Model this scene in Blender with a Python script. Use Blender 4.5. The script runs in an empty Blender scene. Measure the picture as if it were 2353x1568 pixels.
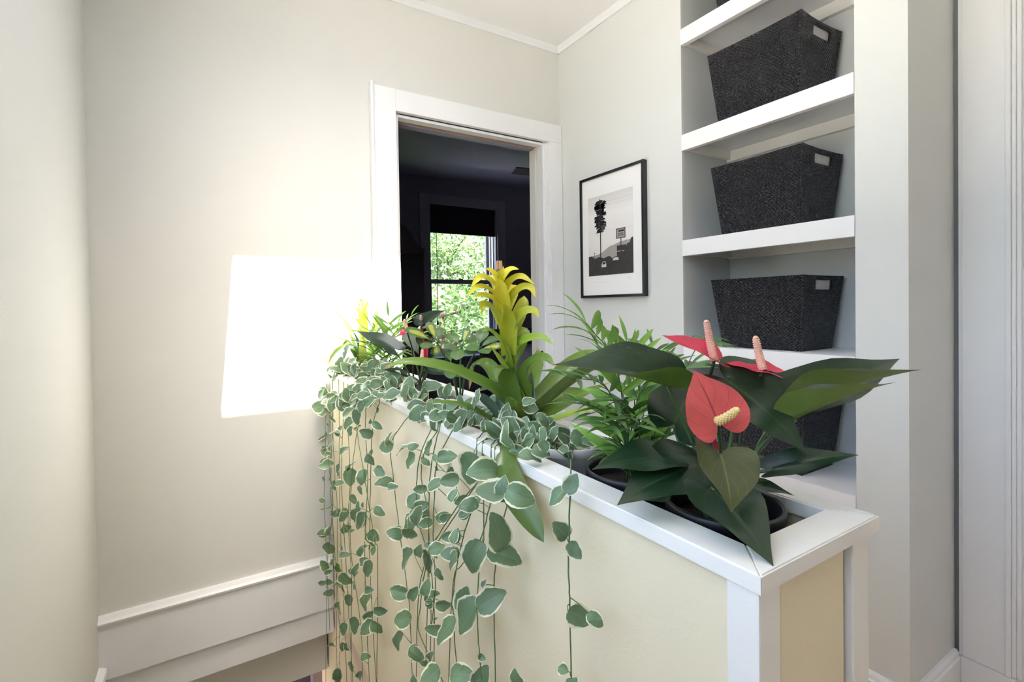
import bpy, bmesh, math, random
from mathutils import Vector, Matrix, Quaternion

# ---------------------------------------------------------------- camera, sky, sun, exposure
scene = bpy.context.scene
C = scene.collection
CAM_H = 1.183
cam_data = bpy.data.cameras.new('camera')
cam = bpy.data.objects.new('camera', cam_data)
C.objects.link(cam)
yaw, pitch, roll = 0.55595, -0.01471, -0.01517
fw = Vector((math.sin(yaw) * math.cos(pitch), math.cos(yaw) * math.cos(pitch), math.sin(pitch)))
rt = Vector((math.cos(yaw), -math.sin(yaw), 0))
up = rt.cross(fw)
r2 = rt * math.cos(roll) + up * math.sin(roll)
u2 = up * math.cos(roll) - rt * math.sin(roll)
cam.matrix_world = Matrix(((r2.x, u2.x, -fw.x, 0), (r2.y, u2.y, -fw.y, 0), (r2.z, u2.z, -fw.z, CAM_H), (0, 0, 0, 1)))
cam_data.sensor_fit = 'HORIZONTAL'
cam_data.sensor_width = 36
cam_data.lens = 36 * 1133.6 / 2353
cam_data.shift_y = -63.25 / 2353
cam_data.clip_start = 0.02
scene.camera = cam

world = bpy.data.worlds.new('sky')
scene.world = world
world.use_nodes = True
wn = world.node_tree.nodes
sky = wn.new('ShaderNodeTexSky')
sky.sky_type = 'NISHITA'
sky.sun_disc = False
sky.sun_elevation = math.asin(0.87)
sky.sun_rotation = math.atan2(0.07, -0.50)
sky.dust_density = 5.0
world.node_tree.links.new(sky.outputs[0], wn['Background'].inputs[0])
wn['Background'].inputs[1].default_value = 1.3

sun_data = bpy.data.lights.new('sun', 'SUN')
sun = bpy.data.objects.new('sun', sun_data)
C.objects.link(sun)
sun_data.energy = 50
sun_data.angle = 0.012
sun_data.color = (1.0, 0.975, 0.94)
sun.rotation_mode = 'QUATERNION'
sun.rotation_quaternion = Vector((0.07, -0.50, 0.87)).to_track_quat('Z', 'Y')
sun.location = (0.6, -3, 8)

def portal(name, loc, rot, sx, sy):
    d = bpy.data.lights.new(name, 'AREA')
    d.shape = 'RECTANGLE'
    d.size = sx
    d.size_y = sy
    d.cycles.is_portal = True
    o = bpy.data.objects.new(name, d)
    C.objects.link(o)
    o.location = loc
    o.rotation_euler = rot
    return o
portal('skylight_daylight', (0.55, 1.20, 2.74), (0, 0, 0), 0.72, 0.46)
portal('stair_window_daylight', (-0.36, 0.475, 1.725), (0, -math.pi / 2, 0), 1.35, 1.35)
portal('fill_window_daylight', (0.85, -2.74, 1.60), (math.pi / 2, 0, 0), 0.4, 0.7)  # portal of the added fill window
portal('bedroom_window_daylight', (2.40, 5.0, 1.45), (-math.pi / 2, 0, 0), 0.8, 1.5)

vs = scene.view_settings
vs.view_transform = 'Standard'
vs.look = 'None'
vs.exposure = 0.36
vs.gamma = 1.0
vs.use_curve_mapping = False
scene.cycles.max_bounces = 8
scene.cycles.diffuse_bounces = 5
scene.cycles.glossy_bounces = 3
scene.cycles.adaptive_threshold = 0.05
scene.cycles.transparent_max_bounces = 16
scene.cycles.caustics_reflective = False
scene.cycles.caustics_refractive = False
scene.cycles.sample_clamp_indirect = 6.0

rnd = random.Random(11)

# ---------------------------------------------------------------- materials
def mat(name, col, rough=0.6, spec=0.5, bump=0.0, bscale=60.0, var=0.0, vscale=6.0, metallic=0.0):
    m = bpy.data.materials.new(name)
    m.use_nodes = True
    nt = m.node_tree
    b = nt.nodes['Principled BSDF']
    b.inputs['Base Color'].default_value = (*col, 1)
    b.inputs['Roughness'].default_value = rough
    b.inputs['Specular IOR Level'].default_value = spec
    b.inputs['Metallic'].default_value = metallic
    tc = nt.nodes.new('ShaderNodeTexCoord')
    if var:
        n = nt.nodes.new('ShaderNodeTexNoise')
        n.inputs['Scale'].default_value = vscale
        n.inputs['Detail'].default_value = 4
        nt.links.new(tc.outputs['Object'], n.inputs['Vector'])
        mx = nt.nodes.new('ShaderNodeMix')
        mx.data_type = 'RGBA'
        mx.inputs[6].default_value = (*[max(0, c * (1 - var)) for c in col], 1)
        mx.inputs[7].default_value = (*[min(1, c * (1 + var)) for c in col], 1)
        nt.links.new(n.outputs['Fac'], mx.inputs[0])
        nt.links.new(mx.outputs[2], b.inputs['Base Color'])
    if bump:
        n = nt.nodes.new('ShaderNodeTexNoise')
        n.inputs['Scale'].default_value = bscale
        n.inputs['Detail'].default_value = 5
        nt.links.new(tc.outputs['Object'], n.inputs['Vector'])
        bp_ = nt.nodes.new('ShaderNodeBump')
        bp_.inputs['Strength'].default_value = bump
        bp_.inputs['Distance'].default_value = 0.002
        nt.links.new(n.outputs['Fac'], bp_.inputs['Height'])
        nt.links.new(bp_.outputs['Normal'], b.inputs['Normal'])
    return m

M = {}
M['wall'] = mat('wall_paint', (0.70, 0.695, 0.665), 0.75, 0.3, 0.12, 220, 0.015, 3)
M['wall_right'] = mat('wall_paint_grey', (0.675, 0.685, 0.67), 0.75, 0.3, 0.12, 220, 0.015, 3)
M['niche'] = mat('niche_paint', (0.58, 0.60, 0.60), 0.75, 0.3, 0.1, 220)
M['ceiling'] = mat('ceiling_paint', (0.93, 0.92, 0.915), 0.85, 0.2, 0.08, 160)
M['trim'] = mat('white_trim_paint', (0.84, 0.845, 0.86), 0.38, 0.5, 0.10, 90, 0.02, 9)
M['rim'] = mat('brushed_white_paint', (0.85, 0.82, 0.76), 0.42, 0.5, 0.30, 70, 0.03, 14)
M['panel'] = mat('cream_panel_paint', (0.79, 0.70, 0.50), 0.7, 0.3, 0.15, 180, 0.02, 5)
M['shelf'] = mat('white_shelf_paint', (0.87, 0.86, 0.87), 0.4, 0.5, 0.06, 90)
M['cleat'] = mat('cleat_paint', (0.74, 0.72, 0.68), 0.6, 0.4, 0.06, 90)
M['floor'] = mat('pale_oak_floor', (0.70, 0.54, 0.42), 0.35, 0.5, 0.1, 40, 0.2, 4)
M['stair'] = mat('dark_stair_tread', (0.11, 0.10, 0.095), 0.4, 0.5, 0.1, 40, 0.2, 4)
M['lower_floor'] = mat('pale_wood_floor', (0.60, 0.50, 0.47), 0.45, 0.5, 0.1, 40, 0.08, 7)
M['bed_wall'] = mat('dimmed_bedroom_wall', (0.20, 0.19, 0.26), 0.8, 0.2, 0.1, 200)  # the unlit room's dimness is put into the wall colour
M['bed_ceiling'] = mat('bedroom_ceiling_paint', (0.30, 0.29, 0.36), 0.85, 0.2)  # dimness put into the ceiling colour as well
M['bed_trim'] = mat('dimmed_trim_paint', (0.24, 0.235, 0.30), 0.5, 0.4)  # bedroom trim, dimness put into its colour too
M['track'] = mat('bare_wood_track', (0.42, 0.24, 0.13), 0.7, 0.3, 0.2, 50, 0.2, 12)
M['black_frame'] = mat('black_frame_lacquer', (0.012, 0.012, 0.016), 0.35, 0.5)
M['mat_board'] = mat('white_mat_board', (0.88, 0.87, 0.86), 0.7, 0.3)
M['ink'] = mat('print_black_ink', (0.020, 0.019, 0.020), 0.6, 0.3)
M['ink_dark'] = mat('print_dark_grey', (0.045, 0.042, 0.042), 0.6, 0.3, 0, 0, 0.5, 60)
M['ink_mid'] = mat('print_mid_grey', (0.33, 0.31, 0.29), 0.6, 0.3, 0, 0, 0.12, 40)
M['ink_light'] = mat('print_light_grey', (0.55, 0.54, 0.52), 0.6, 0.3)
M['black_plastic'] = mat('black_plastic', (0.012, 0.012, 0.014), 0.42, 0.5, 0.05, 120)
M['white_ceramic'] = mat('white_ceramic', (0.60, 0.58, 0.56), 0.35, 0.5, 0.03, 40)
M['terracotta'] = mat('terracotta', (0.42, 0.17, 0.10), 0.8, 0.3, 0.15, 90, 0.15, 20)
M['soil'] = mat('potting_soil', (0.025, 0.018, 0.013), 0.95, 0.2, 1.0, 160, 0.6, 120)
M['metal_dark'] = mat('dark_metal', (0.05, 0.04, 0.03), 0.4, 0.5, metallic=0.8)
M['caulk'] = mat('grey_caulk', (0.16, 0.18, 0.19), 0.7, 0.3)
M['dark_wood'] = mat('dark_stained_wood', (0.050, 0.042, 0.055), 0.45, 0.5, 0.1, 30, 0.3, 8)
M['linen'] = mat('grey_linen', (0.42, 0.42, 0.46), 0.9, 0.2, 0.4, 60)
M['blind'] = mat('dark_roller_blind', (0.022, 0.023, 0.033), 0.85, 0.2, 0.2, 160)
M['sash'] = mat('window_sash_paint', (0.20, 0.22, 0.26), 0.45, 0.5)
M['bark'] = mat('tree_bark', (0.08, 0.055, 0.04), 0.9, 0.2, 0.6, 20, 0.3, 5)
M['grass'] = mat('lawn', (0.10, 0.20, 0.05), 0.95, 0.2, 0.5, 20, 0.4, 2)
M['paper'] = mat('crumpled_white_paper', (0.80, 0.78, 0.77), 0.8, 0.3, 1.0, 50, 0.1, 50)

def glass_mat():
    m = bpy.data.materials.new('window_glass')
    m.use_nodes = True
    nt = m.node_tree
    nt.nodes.remove(nt.nodes['Principled BSDF'])
    out = nt.nodes['Material Output']
    tr = nt.nodes.new('ShaderNodeBsdfTransparent')
    tr.inputs[0].default_value = (0.95, 0.97, 0.96, 1)
    gl = nt.nodes.new('ShaderNodeBsdfGlossy')
    gl.inputs['Roughness'].default_value = 0.02
    mx = nt.nodes.new('ShaderNodeMixShader')
    mx.inputs[0].default_value = 0.05
    nt.links.new(tr.outputs[0], mx.inputs[1])
    nt.links.new(gl.outputs[0], mx.inputs[2])
    nt.links.new(mx.outputs[0], out.inputs[0])
    return m
M['glass'] = glass_mat()

def weave_mat():
    m = bpy.data.materials.new('black_woven_palm_leaf')
    m.use_nodes = True
    nt = m.node_tree
    L = nt.links
    b = nt.nodes['Principled BSDF']
    b.inputs['Roughness'].default_value = 0.34
    b.inputs['Specular IOR Level'].default_value = 0.5
    uv = nt.nodes.new('ShaderNodeUVMap')
    nz = nt.nodes.new('ShaderNodeTexNoise')
    nz.inputs['Scale'].default_value = 7
    L.new(uv.outputs[0], nz.inputs['Vector'])
    wob = nt.nodes.new('ShaderNodeVectorMath')
    wob.operation = 'SCALE'
    wob.inputs['Scale'].default_value = 0.05
    L.new(nz.outputs['Color'], wob.inputs[0])
    add = nt.nodes.new('ShaderNodeVectorMath')
    L.new(uv.outputs[0], add.inputs[0])
    L.new(wob.outputs[0], add.inputs[1])
    mp = nt.nodes.new('ShaderNodeMapping')
    mp.inputs['Rotation'].default_value = (0, 0, math.radians(45))
    mp.inputs['Scale'].default_value = (125, 125, 125)
    L.new(add.outputs[0], mp.inputs['Vector'])
    sp = nt.nodes.new('ShaderNodeSeparateXYZ')
    L.new(mp.outputs[0], sp.inputs[0])
    def math_(op, a, b_=None):
        n = nt.nodes.new('ShaderNodeMath')
        n.operation = op
        for i, v in enumerate((a, b_)):
            if v is None:
                continue
            if isinstance(v, (int, float)):
                n.inputs[i].default_value = v
            else:
                L.new(v, n.inputs[i])
        return n.outputs[0]
    def absin(s):
        return math_('ABSOLUTE', math_('SINE', math_('MULTIPLY', s, math.pi)))
    fx, fy = math_('FLOOR', sp.outputs[0]), math_('FLOOR', sp.outputs[1])
    par = math_('ABSOLUTE', math_('MODULO', math_('ADD', fx, fy), 2))
    mx = nt.nodes.new('ShaderNodeMix')
    L.new(par, mx.inputs[0])
    hx = math_('MULTIPLY', absin(sp.outputs[0]), math_('POWER', absin(sp.outputs[1]), 0.35))
    hy = math_('MULTIPLY', absin(sp.outputs[1]), math_('POWER', absin(sp.outputs[0]), 0.35))
    L.new(hx, mx.inputs[2])
    L.new(hy, mx.inputs[3])
    bp_ = nt.nodes.new('ShaderNodeBump')
    bp_.inputs['Strength'].default_value = 0.9
    bp_.inputs['Distance'].default_value = 0.006
    L.new(mx.outputs[0], bp_.inputs['Height'])
    L.new(bp_.outputs[0], b.inputs['Normal'])
    cr = nt.nodes.new('ShaderNodeMix')
    cr.data_type = 'RGBA'
    cr.inputs[6].default_value = (0.002, 0.002, 0.003, 1)
    cr.inputs[7].default_value = (0.026, 0.026, 0.033, 1)
    L.new(mx.outputs[0], cr.inputs[0])
    L.new(cr.outputs[2], b.inputs['Base Color'])
    return m
M['weave'] = weave_mat()

def leaf_mat(name, col, back, rough=0.35, trans=0.2, vein=0.0, veins=9, margin=None, mw=0.8, mnoise=0.5,
             mid=None, tip=None, along=None, stripes=0.0, var=0.12):
    """front and back colour, vein lines, pale margin, burnt tip; all from the leaf's own UV map"""
    m = bpy.data.materials.new(name)
    m.use_nodes = True
    nt = m.node_tree
    L = nt.links
    b = nt.nodes['Principled BSDF']
    b.inputs['Roughness'].default_value = rough
    def math_(op, a, b_=None, clamp=False):
        n = nt.nodes.new('ShaderNodeMath')
        n.operation = op
        n.use_clamp = clamp
        for i, v in enumerate((a, b_)):
            if v is None:
                continue
            if isinstance(v, (int, float)):
                n.inputs[i].default_value = v
            else:
                L.new(v, n.inputs[i])
        return n.outputs[0]
    def mix(f, a, c):
        n = nt.nodes.new('ShaderNodeMix')
        n.data_type = 'RGBA'
        for i, v in ((0, f), (6, a), (7, c)):
            if isinstance(v, tuple):
                n.inputs[i].default_value = (*v, 1) if len(v) == 3 else v
            elif isinstance(v, (int, float)):
                n.inputs[i].default_value = v
            else:
                L.new(v, n.inputs[i])
        return n.outputs[2]
    uv = nt.nodes.new('ShaderNodeUVMap')
    sp = nt.nodes.new('ShaderNodeSeparateXYZ')
    L.new(uv.outputs[0], sp.inputs[0])
    u, v = sp.outputs[0], sp.outputs[1]
    e = math_('ABSOLUTE', math_('SUBTRACT', math_('MULTIPLY', u, 2), 1))
    oi = nt.nodes.new('ShaderNodeObjectInfo')
    cb = nt.nodes.new('ShaderNodeCombineXYZ')
    L.new(u, cb.inputs[0])
    L.new(v, cb.inputs[1])
    L.new(math_('MULTIPLY', oi.outputs['Random'], 37), cb.inputs[2])
    nz = nt.nodes.new('ShaderNodeTexNoise')
    nz.inputs['Scale'].default_value = 4.5
    nz.inputs['Detail'].default_value = 3
    L.new(cb.outputs[0], nz.inputs['Vector'])
    nf = nz.outputs['Fac']
    base = mix(nf, tuple(c * (1 - 2 * var) for c in col), tuple(c * (1 + 2 * var) for c in col))
    if along:                                            # the leaf itself fades to another colour towards its tip
        base = mix(math_('POWER', v, 1.5), base, along)
    if vein:
        ph = math_('SUBTRACT', math_('MULTIPLY', v, veins), math_('MULTIPLY', e, veins * 0.28))
        vl = math_('ABSOLUTE', math_('SINE', math_('MULTIPLY', ph, math.pi)))
        vm = math_('SUBTRACT', 1, math_('MULTIPLY', vl, 7), True)
        base = mix(math_('MULTIPLY', vm, vein), base, mid or tuple(min(1, c * 3 + 0.05) for c in col))
        mm = math_('SUBTRACT', 1, math_('MULTIPLY', e, 18), True)
        base = mix(math_('MULTIPLY', mm, min(1, vein * 2)), base, mid or tuple(min(1, c * 3 + 0.05) for c in col))
    if stripes:
        sl = math_('SINE', math_('MULTIPLY', u, 90))
        base = mix(math_('MULTIPLY', math_('ADD', sl, 1), stripes), base, tuple(min(1, c * 1.7 + 0.02) for c in col))
    if margin:
        ee = math_('MAXIMUM', e, math_('SUBTRACT', math_('MULTIPLY', v, 1.9), 0.9))
        ee = math_('ADD', ee, math_('MULTIPLY', math_('SUBTRACT', nf, 0.5), mnoise))
        mk = math_('MULTIPLY', math_('SUBTRACT', ee, mw), 14, True)
        base = mix(mk, base, margin)
    if tip:
        tk = math_('MULTIPLY', math_('SUBTRACT', math_('ADD', v, math_('MULTIPLY', math_('SUBTRACT', nf, 0.5), 0.06)), 0.93), 40, True)
        base = mix(tk, base, tip)
    geo = nt.nodes.new('ShaderNodeNewGeometry')
    bk = back
    if margin:
        bk = mix(mk, back, tuple(c * 0.85 for c in margin))
    full = mix(geo.outputs['Backfacing'], base, bk)
    hs = nt.nodes.new('ShaderNodeHueSaturation')
    L.new(full, hs.inputs['Color'])
    L.new(math_('ADD', 0.82, math_('MULTIPLY', oi.outputs['Random'], 0.36)), hs.inputs['Value'])
    L.new(hs.outputs[0], b.inputs['Base Color'])
    bp_ = nt.nodes.new('ShaderNodeBump')
    bp_.inputs['Strength'].default_value = 0.25
    bp_.inputs['Distance'].default_value = 0.002
    L.new(nf, bp_.inputs['Height'])
    L.new(bp_.outputs[0], b.inputs['Normal'])
    if trans:
        tl = nt.nodes.new('ShaderNodeBsdfTranslucent')
        L.new(hs.outputs[0], tl.inputs[0])
        ms = nt.nodes.new('ShaderNodeMixShader')
        ms.inputs[0].default_value = trans
        out = nt.nodes['Material Output']
        L.new(b.outputs[0], ms.inputs[1])
        L.new(tl.outputs[0], ms.inputs[2])
        L.new(ms.outputs[0], out.inputs[0])
    return m

M['anth'] = [
    leaf_mat('anthurium_leaf', (0.010, 0.034, 0.014), (0.075, 0.145, 0.024), 0.30, 0.14, 0.35, 8, mid=(0.05, 0.10, 0.035), margin=(0.16, 0.20, 0.05), mw=0.985, mnoise=0.0),
    leaf_mat('anthurium_young_leaf', (0.042, 0.056, 0.014), (0.10, 0.10, 0.03), 0.28, 0.2, 0.4, 8, mid=(0.14, 0.16, 0.05), margin=(0.22, 0.16, 0.06), mw=0.985, mnoise=0.0),
    leaf_mat('anthurium_dull_leaf', (0.07, 0.105, 0.06), (0.10, 0.15, 0.07), 0.45, 0.2, 0.3, 8, mid=(0.15, 0.2, 0.1))]
M['spathe'] = [
    leaf_mat('red_spathe', (0.62, 0.035, 0.085), (0.50, 0.02, 0.05), 0.25, 0.3, 0.25, 6, mid=(0.42, 0.015, 0.05)),
    leaf_mat('coral_spathe', (0.60, 0.095, 0.095), (0.50, 0.04, 0.05), 0.28, 0.25, 0.5, 7, mid=(0.22, 0.03, 0.04))]
M['spadix'] = [mat('pink_spadix', (0.74, 0.43, 0.32), 0.7, 0.3), mat('yellow_spadix', (0.70, 0.52, 0.22), 0.7, 0.3)]
M['petiole'] = mat('green_petiole', (0.055, 0.10, 0.030), 0.4, 0.4)
M['petiole_dark'] = mat('dark_petiole', (0.030, 0.040, 0.018), 0.4, 0.4)
M['brom'] = [
    leaf_mat('bromeliad_leaf', (0.085, 0.165, 0.025), (0.10, 0.17, 0.035), 0.28, 0.22, tip=(0.42, 0.20, 0.09), stripes=0.12, along=(0.17, 0.27, 0.035)),
    leaf_mat('bromeliad_yellowing_leaf', (0.20, 0.30, 0.03), (0.25, 0.33, 0.06), 0.30, 0.3, tip=(0.45, 0.20, 0.09), stripes=0.15, along=(0.42, 0.46, 0.05)),
    leaf_mat('bromeliad_bluish_sheath', (0.085, 0.145, 0.10), (0.09, 0.14, 0.10), 0.22, 0.12, tip=(0.30, 0.25, 0.10), stripes=0.2)]
M['bract'] = [
    leaf_mat('yellow_bract', (0.62, 0.56, 0.03), (0.60, 0.58, 0.06), 0.35, 0.3, stripes=0.06, along=(0.80, 0.66, 0.06)),
    leaf_mat('lime_bract', (0.40, 0.45, 0.035), (0.42, 0.48, 0.07), 0.35, 0.3, stripes=0.06, along=(0.55, 0.55, 0.05)),
    leaf_mat('green_bract', (0.22, 0.33, 0.03), (0.28, 0.38, 0.06), 0.32, 0.28, stripes=0.08, along=(0.26, 0.36, 0.05))]
M['palm'] = leaf_mat('palm_leaflet', (0.038, 0.105, 0.020), (0.06, 0.14, 0.026), 0.4, 0.25, stripes=0.1, along=(0.085, 0.19, 0.03))
M['palm_light'] = leaf_mat('young_palm_leaflet', (0.15, 0.30, 0.045), (0.19, 0.35, 0.07), 0.4, 0.3, stripes=0.1, along=(0.2, 0.38, 0.06))
M['sched'] = [
    leaf_mat('umbrella_leaflet', (0.075, 0.15, 0.035), (0.12, 0.22, 0.06), 0.3, 0.25, 0.2, 6),
    leaf_mat('variegated_umbrella_leaflet', (0.45, 0.46, 0.05), (0.4, 0.42, 0.08), 0.3, 0.25, 0.2, 6, margin=(0.07, 0.15, 0.035), mw=0.42, mnoise=0.7)]
M['vinca'] = leaf_mat('variegated_vine_leaf', (0.125, 0.205, 0.105), (0.10, 0.185, 0.035), 0.45, 0.22, 0.18, 6, mid=(0.25, 0.33, 0.2), margin=(0.74, 0.73, 0.52), mw=0.80, mnoise=0.55, var=0.14)
M['vinca_stem'] = mat('vine_stem', (0.095, 0.15, 0.045), 0.5, 0.4)

# ---------------------------------------------------------------- mesh helpers
def new_mesh(name, verts, faces, m, smooth=False, uvs=None):
    me = bpy.data.meshes.new(name)
    me.from_pydata([tuple(v) for v in verts], [], faces)
    if uvs is not None:
        ul = me.uv_layers.new(name='UVMap')
        for lp in me.loops:
            ul.data[lp.index].uv = uvs[lp.vertex_index]
    if m is not None:
        me.materials.append(m)
    if smooth:
        me.polygons.foreach_set('use_smooth', [True] * len(me.polygons))
    me.update()
    return me

def link(name, me, parent=None, loc=(0, 0, 0)):
    o = bpy.data.objects.new(name, me)
    C.objects.link(o)
    o.location = loc
    if parent is not None:
        o.parent = parent
    return o

def wpos(o):
    p = Vector((0, 0, 0))
    while o is not None:
        p += Vector(o.location)
        o = o.parent
    return p

def tag(o, label=None, cat=None, group=None, kind=None):
    if label: o['label'] = label
    if cat: o['category'] = cat
    if group: o['group'] = group
    if kind: o['kind'] = kind
    return o

def thing(name, loc, label, cat, group=None):
    o = bpy.data.objects.new(name, None)
    o.empty_display_size = 0.05
    C.objects.link(o)
    o.location = loc
    return tag(o, label, cat, group)

def bm_box(bm, x0, x1, y0, y1, z0, z1):
    vs_ = [bm.verts.new((x, y, z)) for x in (x0, x1) for y in (y0, y1) for z in (z0, z1)]
    for f in ((0, 1, 3, 2), (4, 6, 7, 5), (0, 4, 5, 1), (2, 3, 7, 6), (0, 2, 6, 4), (1, 5, 7, 3)):
        bm.faces.new([vs_[i] for i in f])

def boxes(name, lst, m, parent=None, bevel=0.0, kind=None, label=None, cat=None):
    """one mesh of boxes, given in world metres; its origin sits at the first box's base"""
    x0, x1, y0, y1, z0, z1 = lst[0]
    o0 = Vector(((x0 + x1) / 2, (y0 + y1) / 2, z0))
    bm = bmesh.new()
    for b in lst:
        bm_box(bm, b[0] - o0.x, b[1] - o0.x, b[2] - o0.y, b[3] - o0.y, b[4] - o0.z, b[5] - o0.z)
    if bevel:
        bmesh.ops.bevel(bm, geom=list(bm.edges), offset=bevel, segments=2, affect='EDGES', profile=0.6)
    bmesh.ops.recalc_face_normals(bm, faces=bm.faces)
    me = bpy.data.meshes.new(name)
    bm.to_mesh(me)
    bm.free()
    me.materials.append(m)
    o = link(name, me, parent, o0 - (wpos(parent) if parent is not None else Vector()))
    return tag(o, label, cat, None, kind)

def struct(name, lst, m, label, cat='structure', bevel=0.0):
    return boxes(name, lst, m, None, bevel, 'structure', label, cat)

def prism(name, poly, axis, a0, a1, m, parent=None, smooth=False):
    """extrude a 2D outline (world metres) along one axis; axis 'x': poly is (y, z), 'y': (x, z), 'z': (x, y)"""
    n = len(poly)
    def p3(p, a):
        return {'x': (a, p[0], p[1]), 'y': (p[0], a, p[1]), 'z': (p[0], p[1], a)}[axis]
    vs_ = [Vector(p3(p, a0)) for p in poly] + [Vector(p3(p, a1)) for p in poly]
    o0 = Vector(p3(poly[0], a0))
    bm = bmesh.new()
    bv = [bm.verts.new(v - o0) for v in vs_]
    bm.faces.new(bv[:n])
    bm.faces.new(list(reversed(bv[n:])))
    for i in range(n):
        j = (i + 1) % n
        bm.faces.new((bv[i], bv[j], bv[n + j], bv[n + i]))
    bmesh.ops.recalc_face_normals(bm, faces=bm.faces)
    me = bpy.data.meshes.new(name)
    bm.to_mesh(me)
    bm.free()
    me.materials.append(m)
    return link(name, me, parent, o0 - (wpos(parent) if parent is not None else Vector()))

def catmull(pts, n):
    pts = [Vector(p) for p in pts]
    if len(pts) == 2:
        return [pts[0].lerp(pts[1], i / (n - 1)) for i in range(n)]
    P = [pts[0] * 2 - pts[1]] + pts + [pts[-1] * 2 - pts[-2]]
    out = []
    k = len(pts) - 1
    for i in range(n):
        t = i / (n - 1) * k
        s = min(int(t), k - 1)
        t -= s
        a, b, c, d = P[s:s + 4]
        out.append(0.5 * ((2 * b) + (c - a) * t + (2 * a - 5 * b + 4 * c - d) * t * t + (3 * b - a - 3 * c + d) * t ** 3))
    return out

def tube_data(pts, r0, r1, sides=6, base=0):
    vs_, fs = [], []
    n = len(pts)
    pn = None
    for i, p in enumerate(pts):
        t = (pts[min(i + 1, n - 1)] - pts[max(i - 1, 0)])
        t = t.normalized() if t.length > 1e-9 else Vector((0, 0, 1))
        a = (pn - t * pn.dot(t)) if pn else t.orthogonal()
        a = a.normalized()
        pn = a
        b = t.cross(a)
        r = r0 + (r1 - r0) * i / max(1, n - 1)
        for k in range(sides):
            w = 2 * math.pi * k / sides
            vs_.append(p + (a * math.cos(w) + b * math.sin(w)) * r)
    for i in range(n - 1):
        for k in range(sides):
            q = (k + 1) % sides
            fs.append((base + i * sides + k, base + i * sides + q, base + (i + 1) * sides + q, base + (i + 1) * sides + k))
    fs.append(tuple(base + k for k in reversed(range(sides))))
    fs.append(tuple(base + (n - 1) * sides + k for k in range(sides)))
    return vs_, fs

def tube(name, pts, r0, r1, m, parent, n=12, sides=6):
    sm = catmull(pts, n)
    o0 = sm[0].copy()
    v, f = tube_data([p - o0 for p in sm], r0, r1, sides)
    me = new_mesh(name, v, f, m, True)
    return link(name, me, parent, o0 - (wpos(parent) if parent is not None else Vector()))

def lathe(name, prof, m, parent, loc, seg=40, cap=False):
    vs_, fs = [], []
    for (r, z) in prof:
        for k in range(seg):
            w = 2 * math.pi * k / seg
            vs_.append((r * math.cos(w), r * math.sin(w), z))
    for i in range(len(prof) - 1):
        for k in range(seg):
            q = (k + 1) % seg
            fs.append((i * seg + k, i * seg + q, (i + 1) * seg + q, (i + 1) * seg + k))
    fs.append(tuple(reversed(range(seg))))
    if cap:
        fs.append(tuple((len(prof) - 1) * seg + k for k in range(seg)))
    me = new_mesh(name, vs_, fs, m, True)
    o = link(name, me, parent, Vector(loc) - (wpos(parent) if parent is not None else Vector()))
    return o

# ---------------------------------------------------------------- the setting
XR = 1.619        # picture wall
YD = 2.10         # door wall
XL = -0.32        # stair wall
CEIL = 2.540
# floors
struct('floor', [(0.42, 2.6, -2.75, 2.10, -0.05, 0.0), (-0.32, 0.42, -2.75, 0.15, -0.05, 0.0)], M['floor'], 'pale oak hall floor beside the stairwell', 'floor')
struct('floor_bedroom', [(0.60, 4.4, 2.10, 5.0, -0.29, -0.003), (-1.0, 0.60, 2.40, 5.0, -0.29, -0.003)], M['floor'], 'bedroom floor beyond the doorway', 'floor')
# ceiling with the skylight opening
SKX0, SKX1, SKY0, SKY1 = 0.19, 0.91, 0.98, 1.43
struct('ceiling', [(-0.45, SKX0, -2.75, YD, CEIL, CEIL + 0.18), (SKX1, 2.7, -2.75, YD, CEIL, CEIL + 0.18),
                   (SKX0, SKX1, -2.75, SKY0, CEIL, CEIL + 0.18), (SKX0, SKX1, SKY1, YD, CEIL, CEIL + 0.18)], M['ceiling'], 'off-white hall ceiling meeting the two walls', 'ceiling')
# door wall, opening 0.723 .. 1.52, 0 .. 2.03
OX0, OX1, OZ = 0.723, 1.520, 2.03
struct('wall_back', [(-0.45, OX0, YD, YD + 0.11, -0.02, CEIL), (OX1, 2.7, YD, YD + 0.11, -0.02, CEIL), (OX0, OX1, YD, YD + 0.11, OZ, CEIL)], M['wall'], 'warm cream wall with the doorway and a bright sun patch', 'wall')
# stair wall
WY0, WY1, WZ0, WZ1 = -0.20, 1.15, 1.05, 2.40
struct('wall_left', [(XL - 0.12, XL, WY1, YD + 0.1, -2.6, CEIL), (XL - 0.12, XL, -2.75, WY0, -2.6, CEIL),
                     (XL - 0.12, XL, WY0, WY1, -2.6, WZ0), (XL - 0.12, XL, WY0, WY1, WZ1, CEIL)], M['wall'], 'cream stair wall at the left edge of the view', 'wall')
# picture wall, niche 0.697 .. 1.31, depth to 1.924
NY0, NY1, NXB = 0.697, 1.310, 1.924
struct('wall_right', [(XR, XR + 0.012, NY1, YD, 0, CEIL), (XR, NXB + 0.03, 0.568, NY0, 0, CEIL), (XR, NXB + 0.03, NY0, NY1, 0, 0.10)], M['wall_right'], 'pale grey wall holding the framed picture and the shelf niche', 'wall')
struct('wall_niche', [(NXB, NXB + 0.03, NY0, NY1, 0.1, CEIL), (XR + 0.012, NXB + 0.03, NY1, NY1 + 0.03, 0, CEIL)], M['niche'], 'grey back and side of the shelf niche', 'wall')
struct('wall_return', [(1.958, 2.06, -0.30, 0.568, 2.20, CEIL), (1.958, 2.06, 0.43, 0.568, 0, 2.20), (1.958, 2.06, -2.75, -0.45, 0, CEIL), (1.958, 2.06, -0.45, -0.30, 2.20, CEIL)], M['wall_right'], 'wall around the door at the right edge', 'wall')
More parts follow.
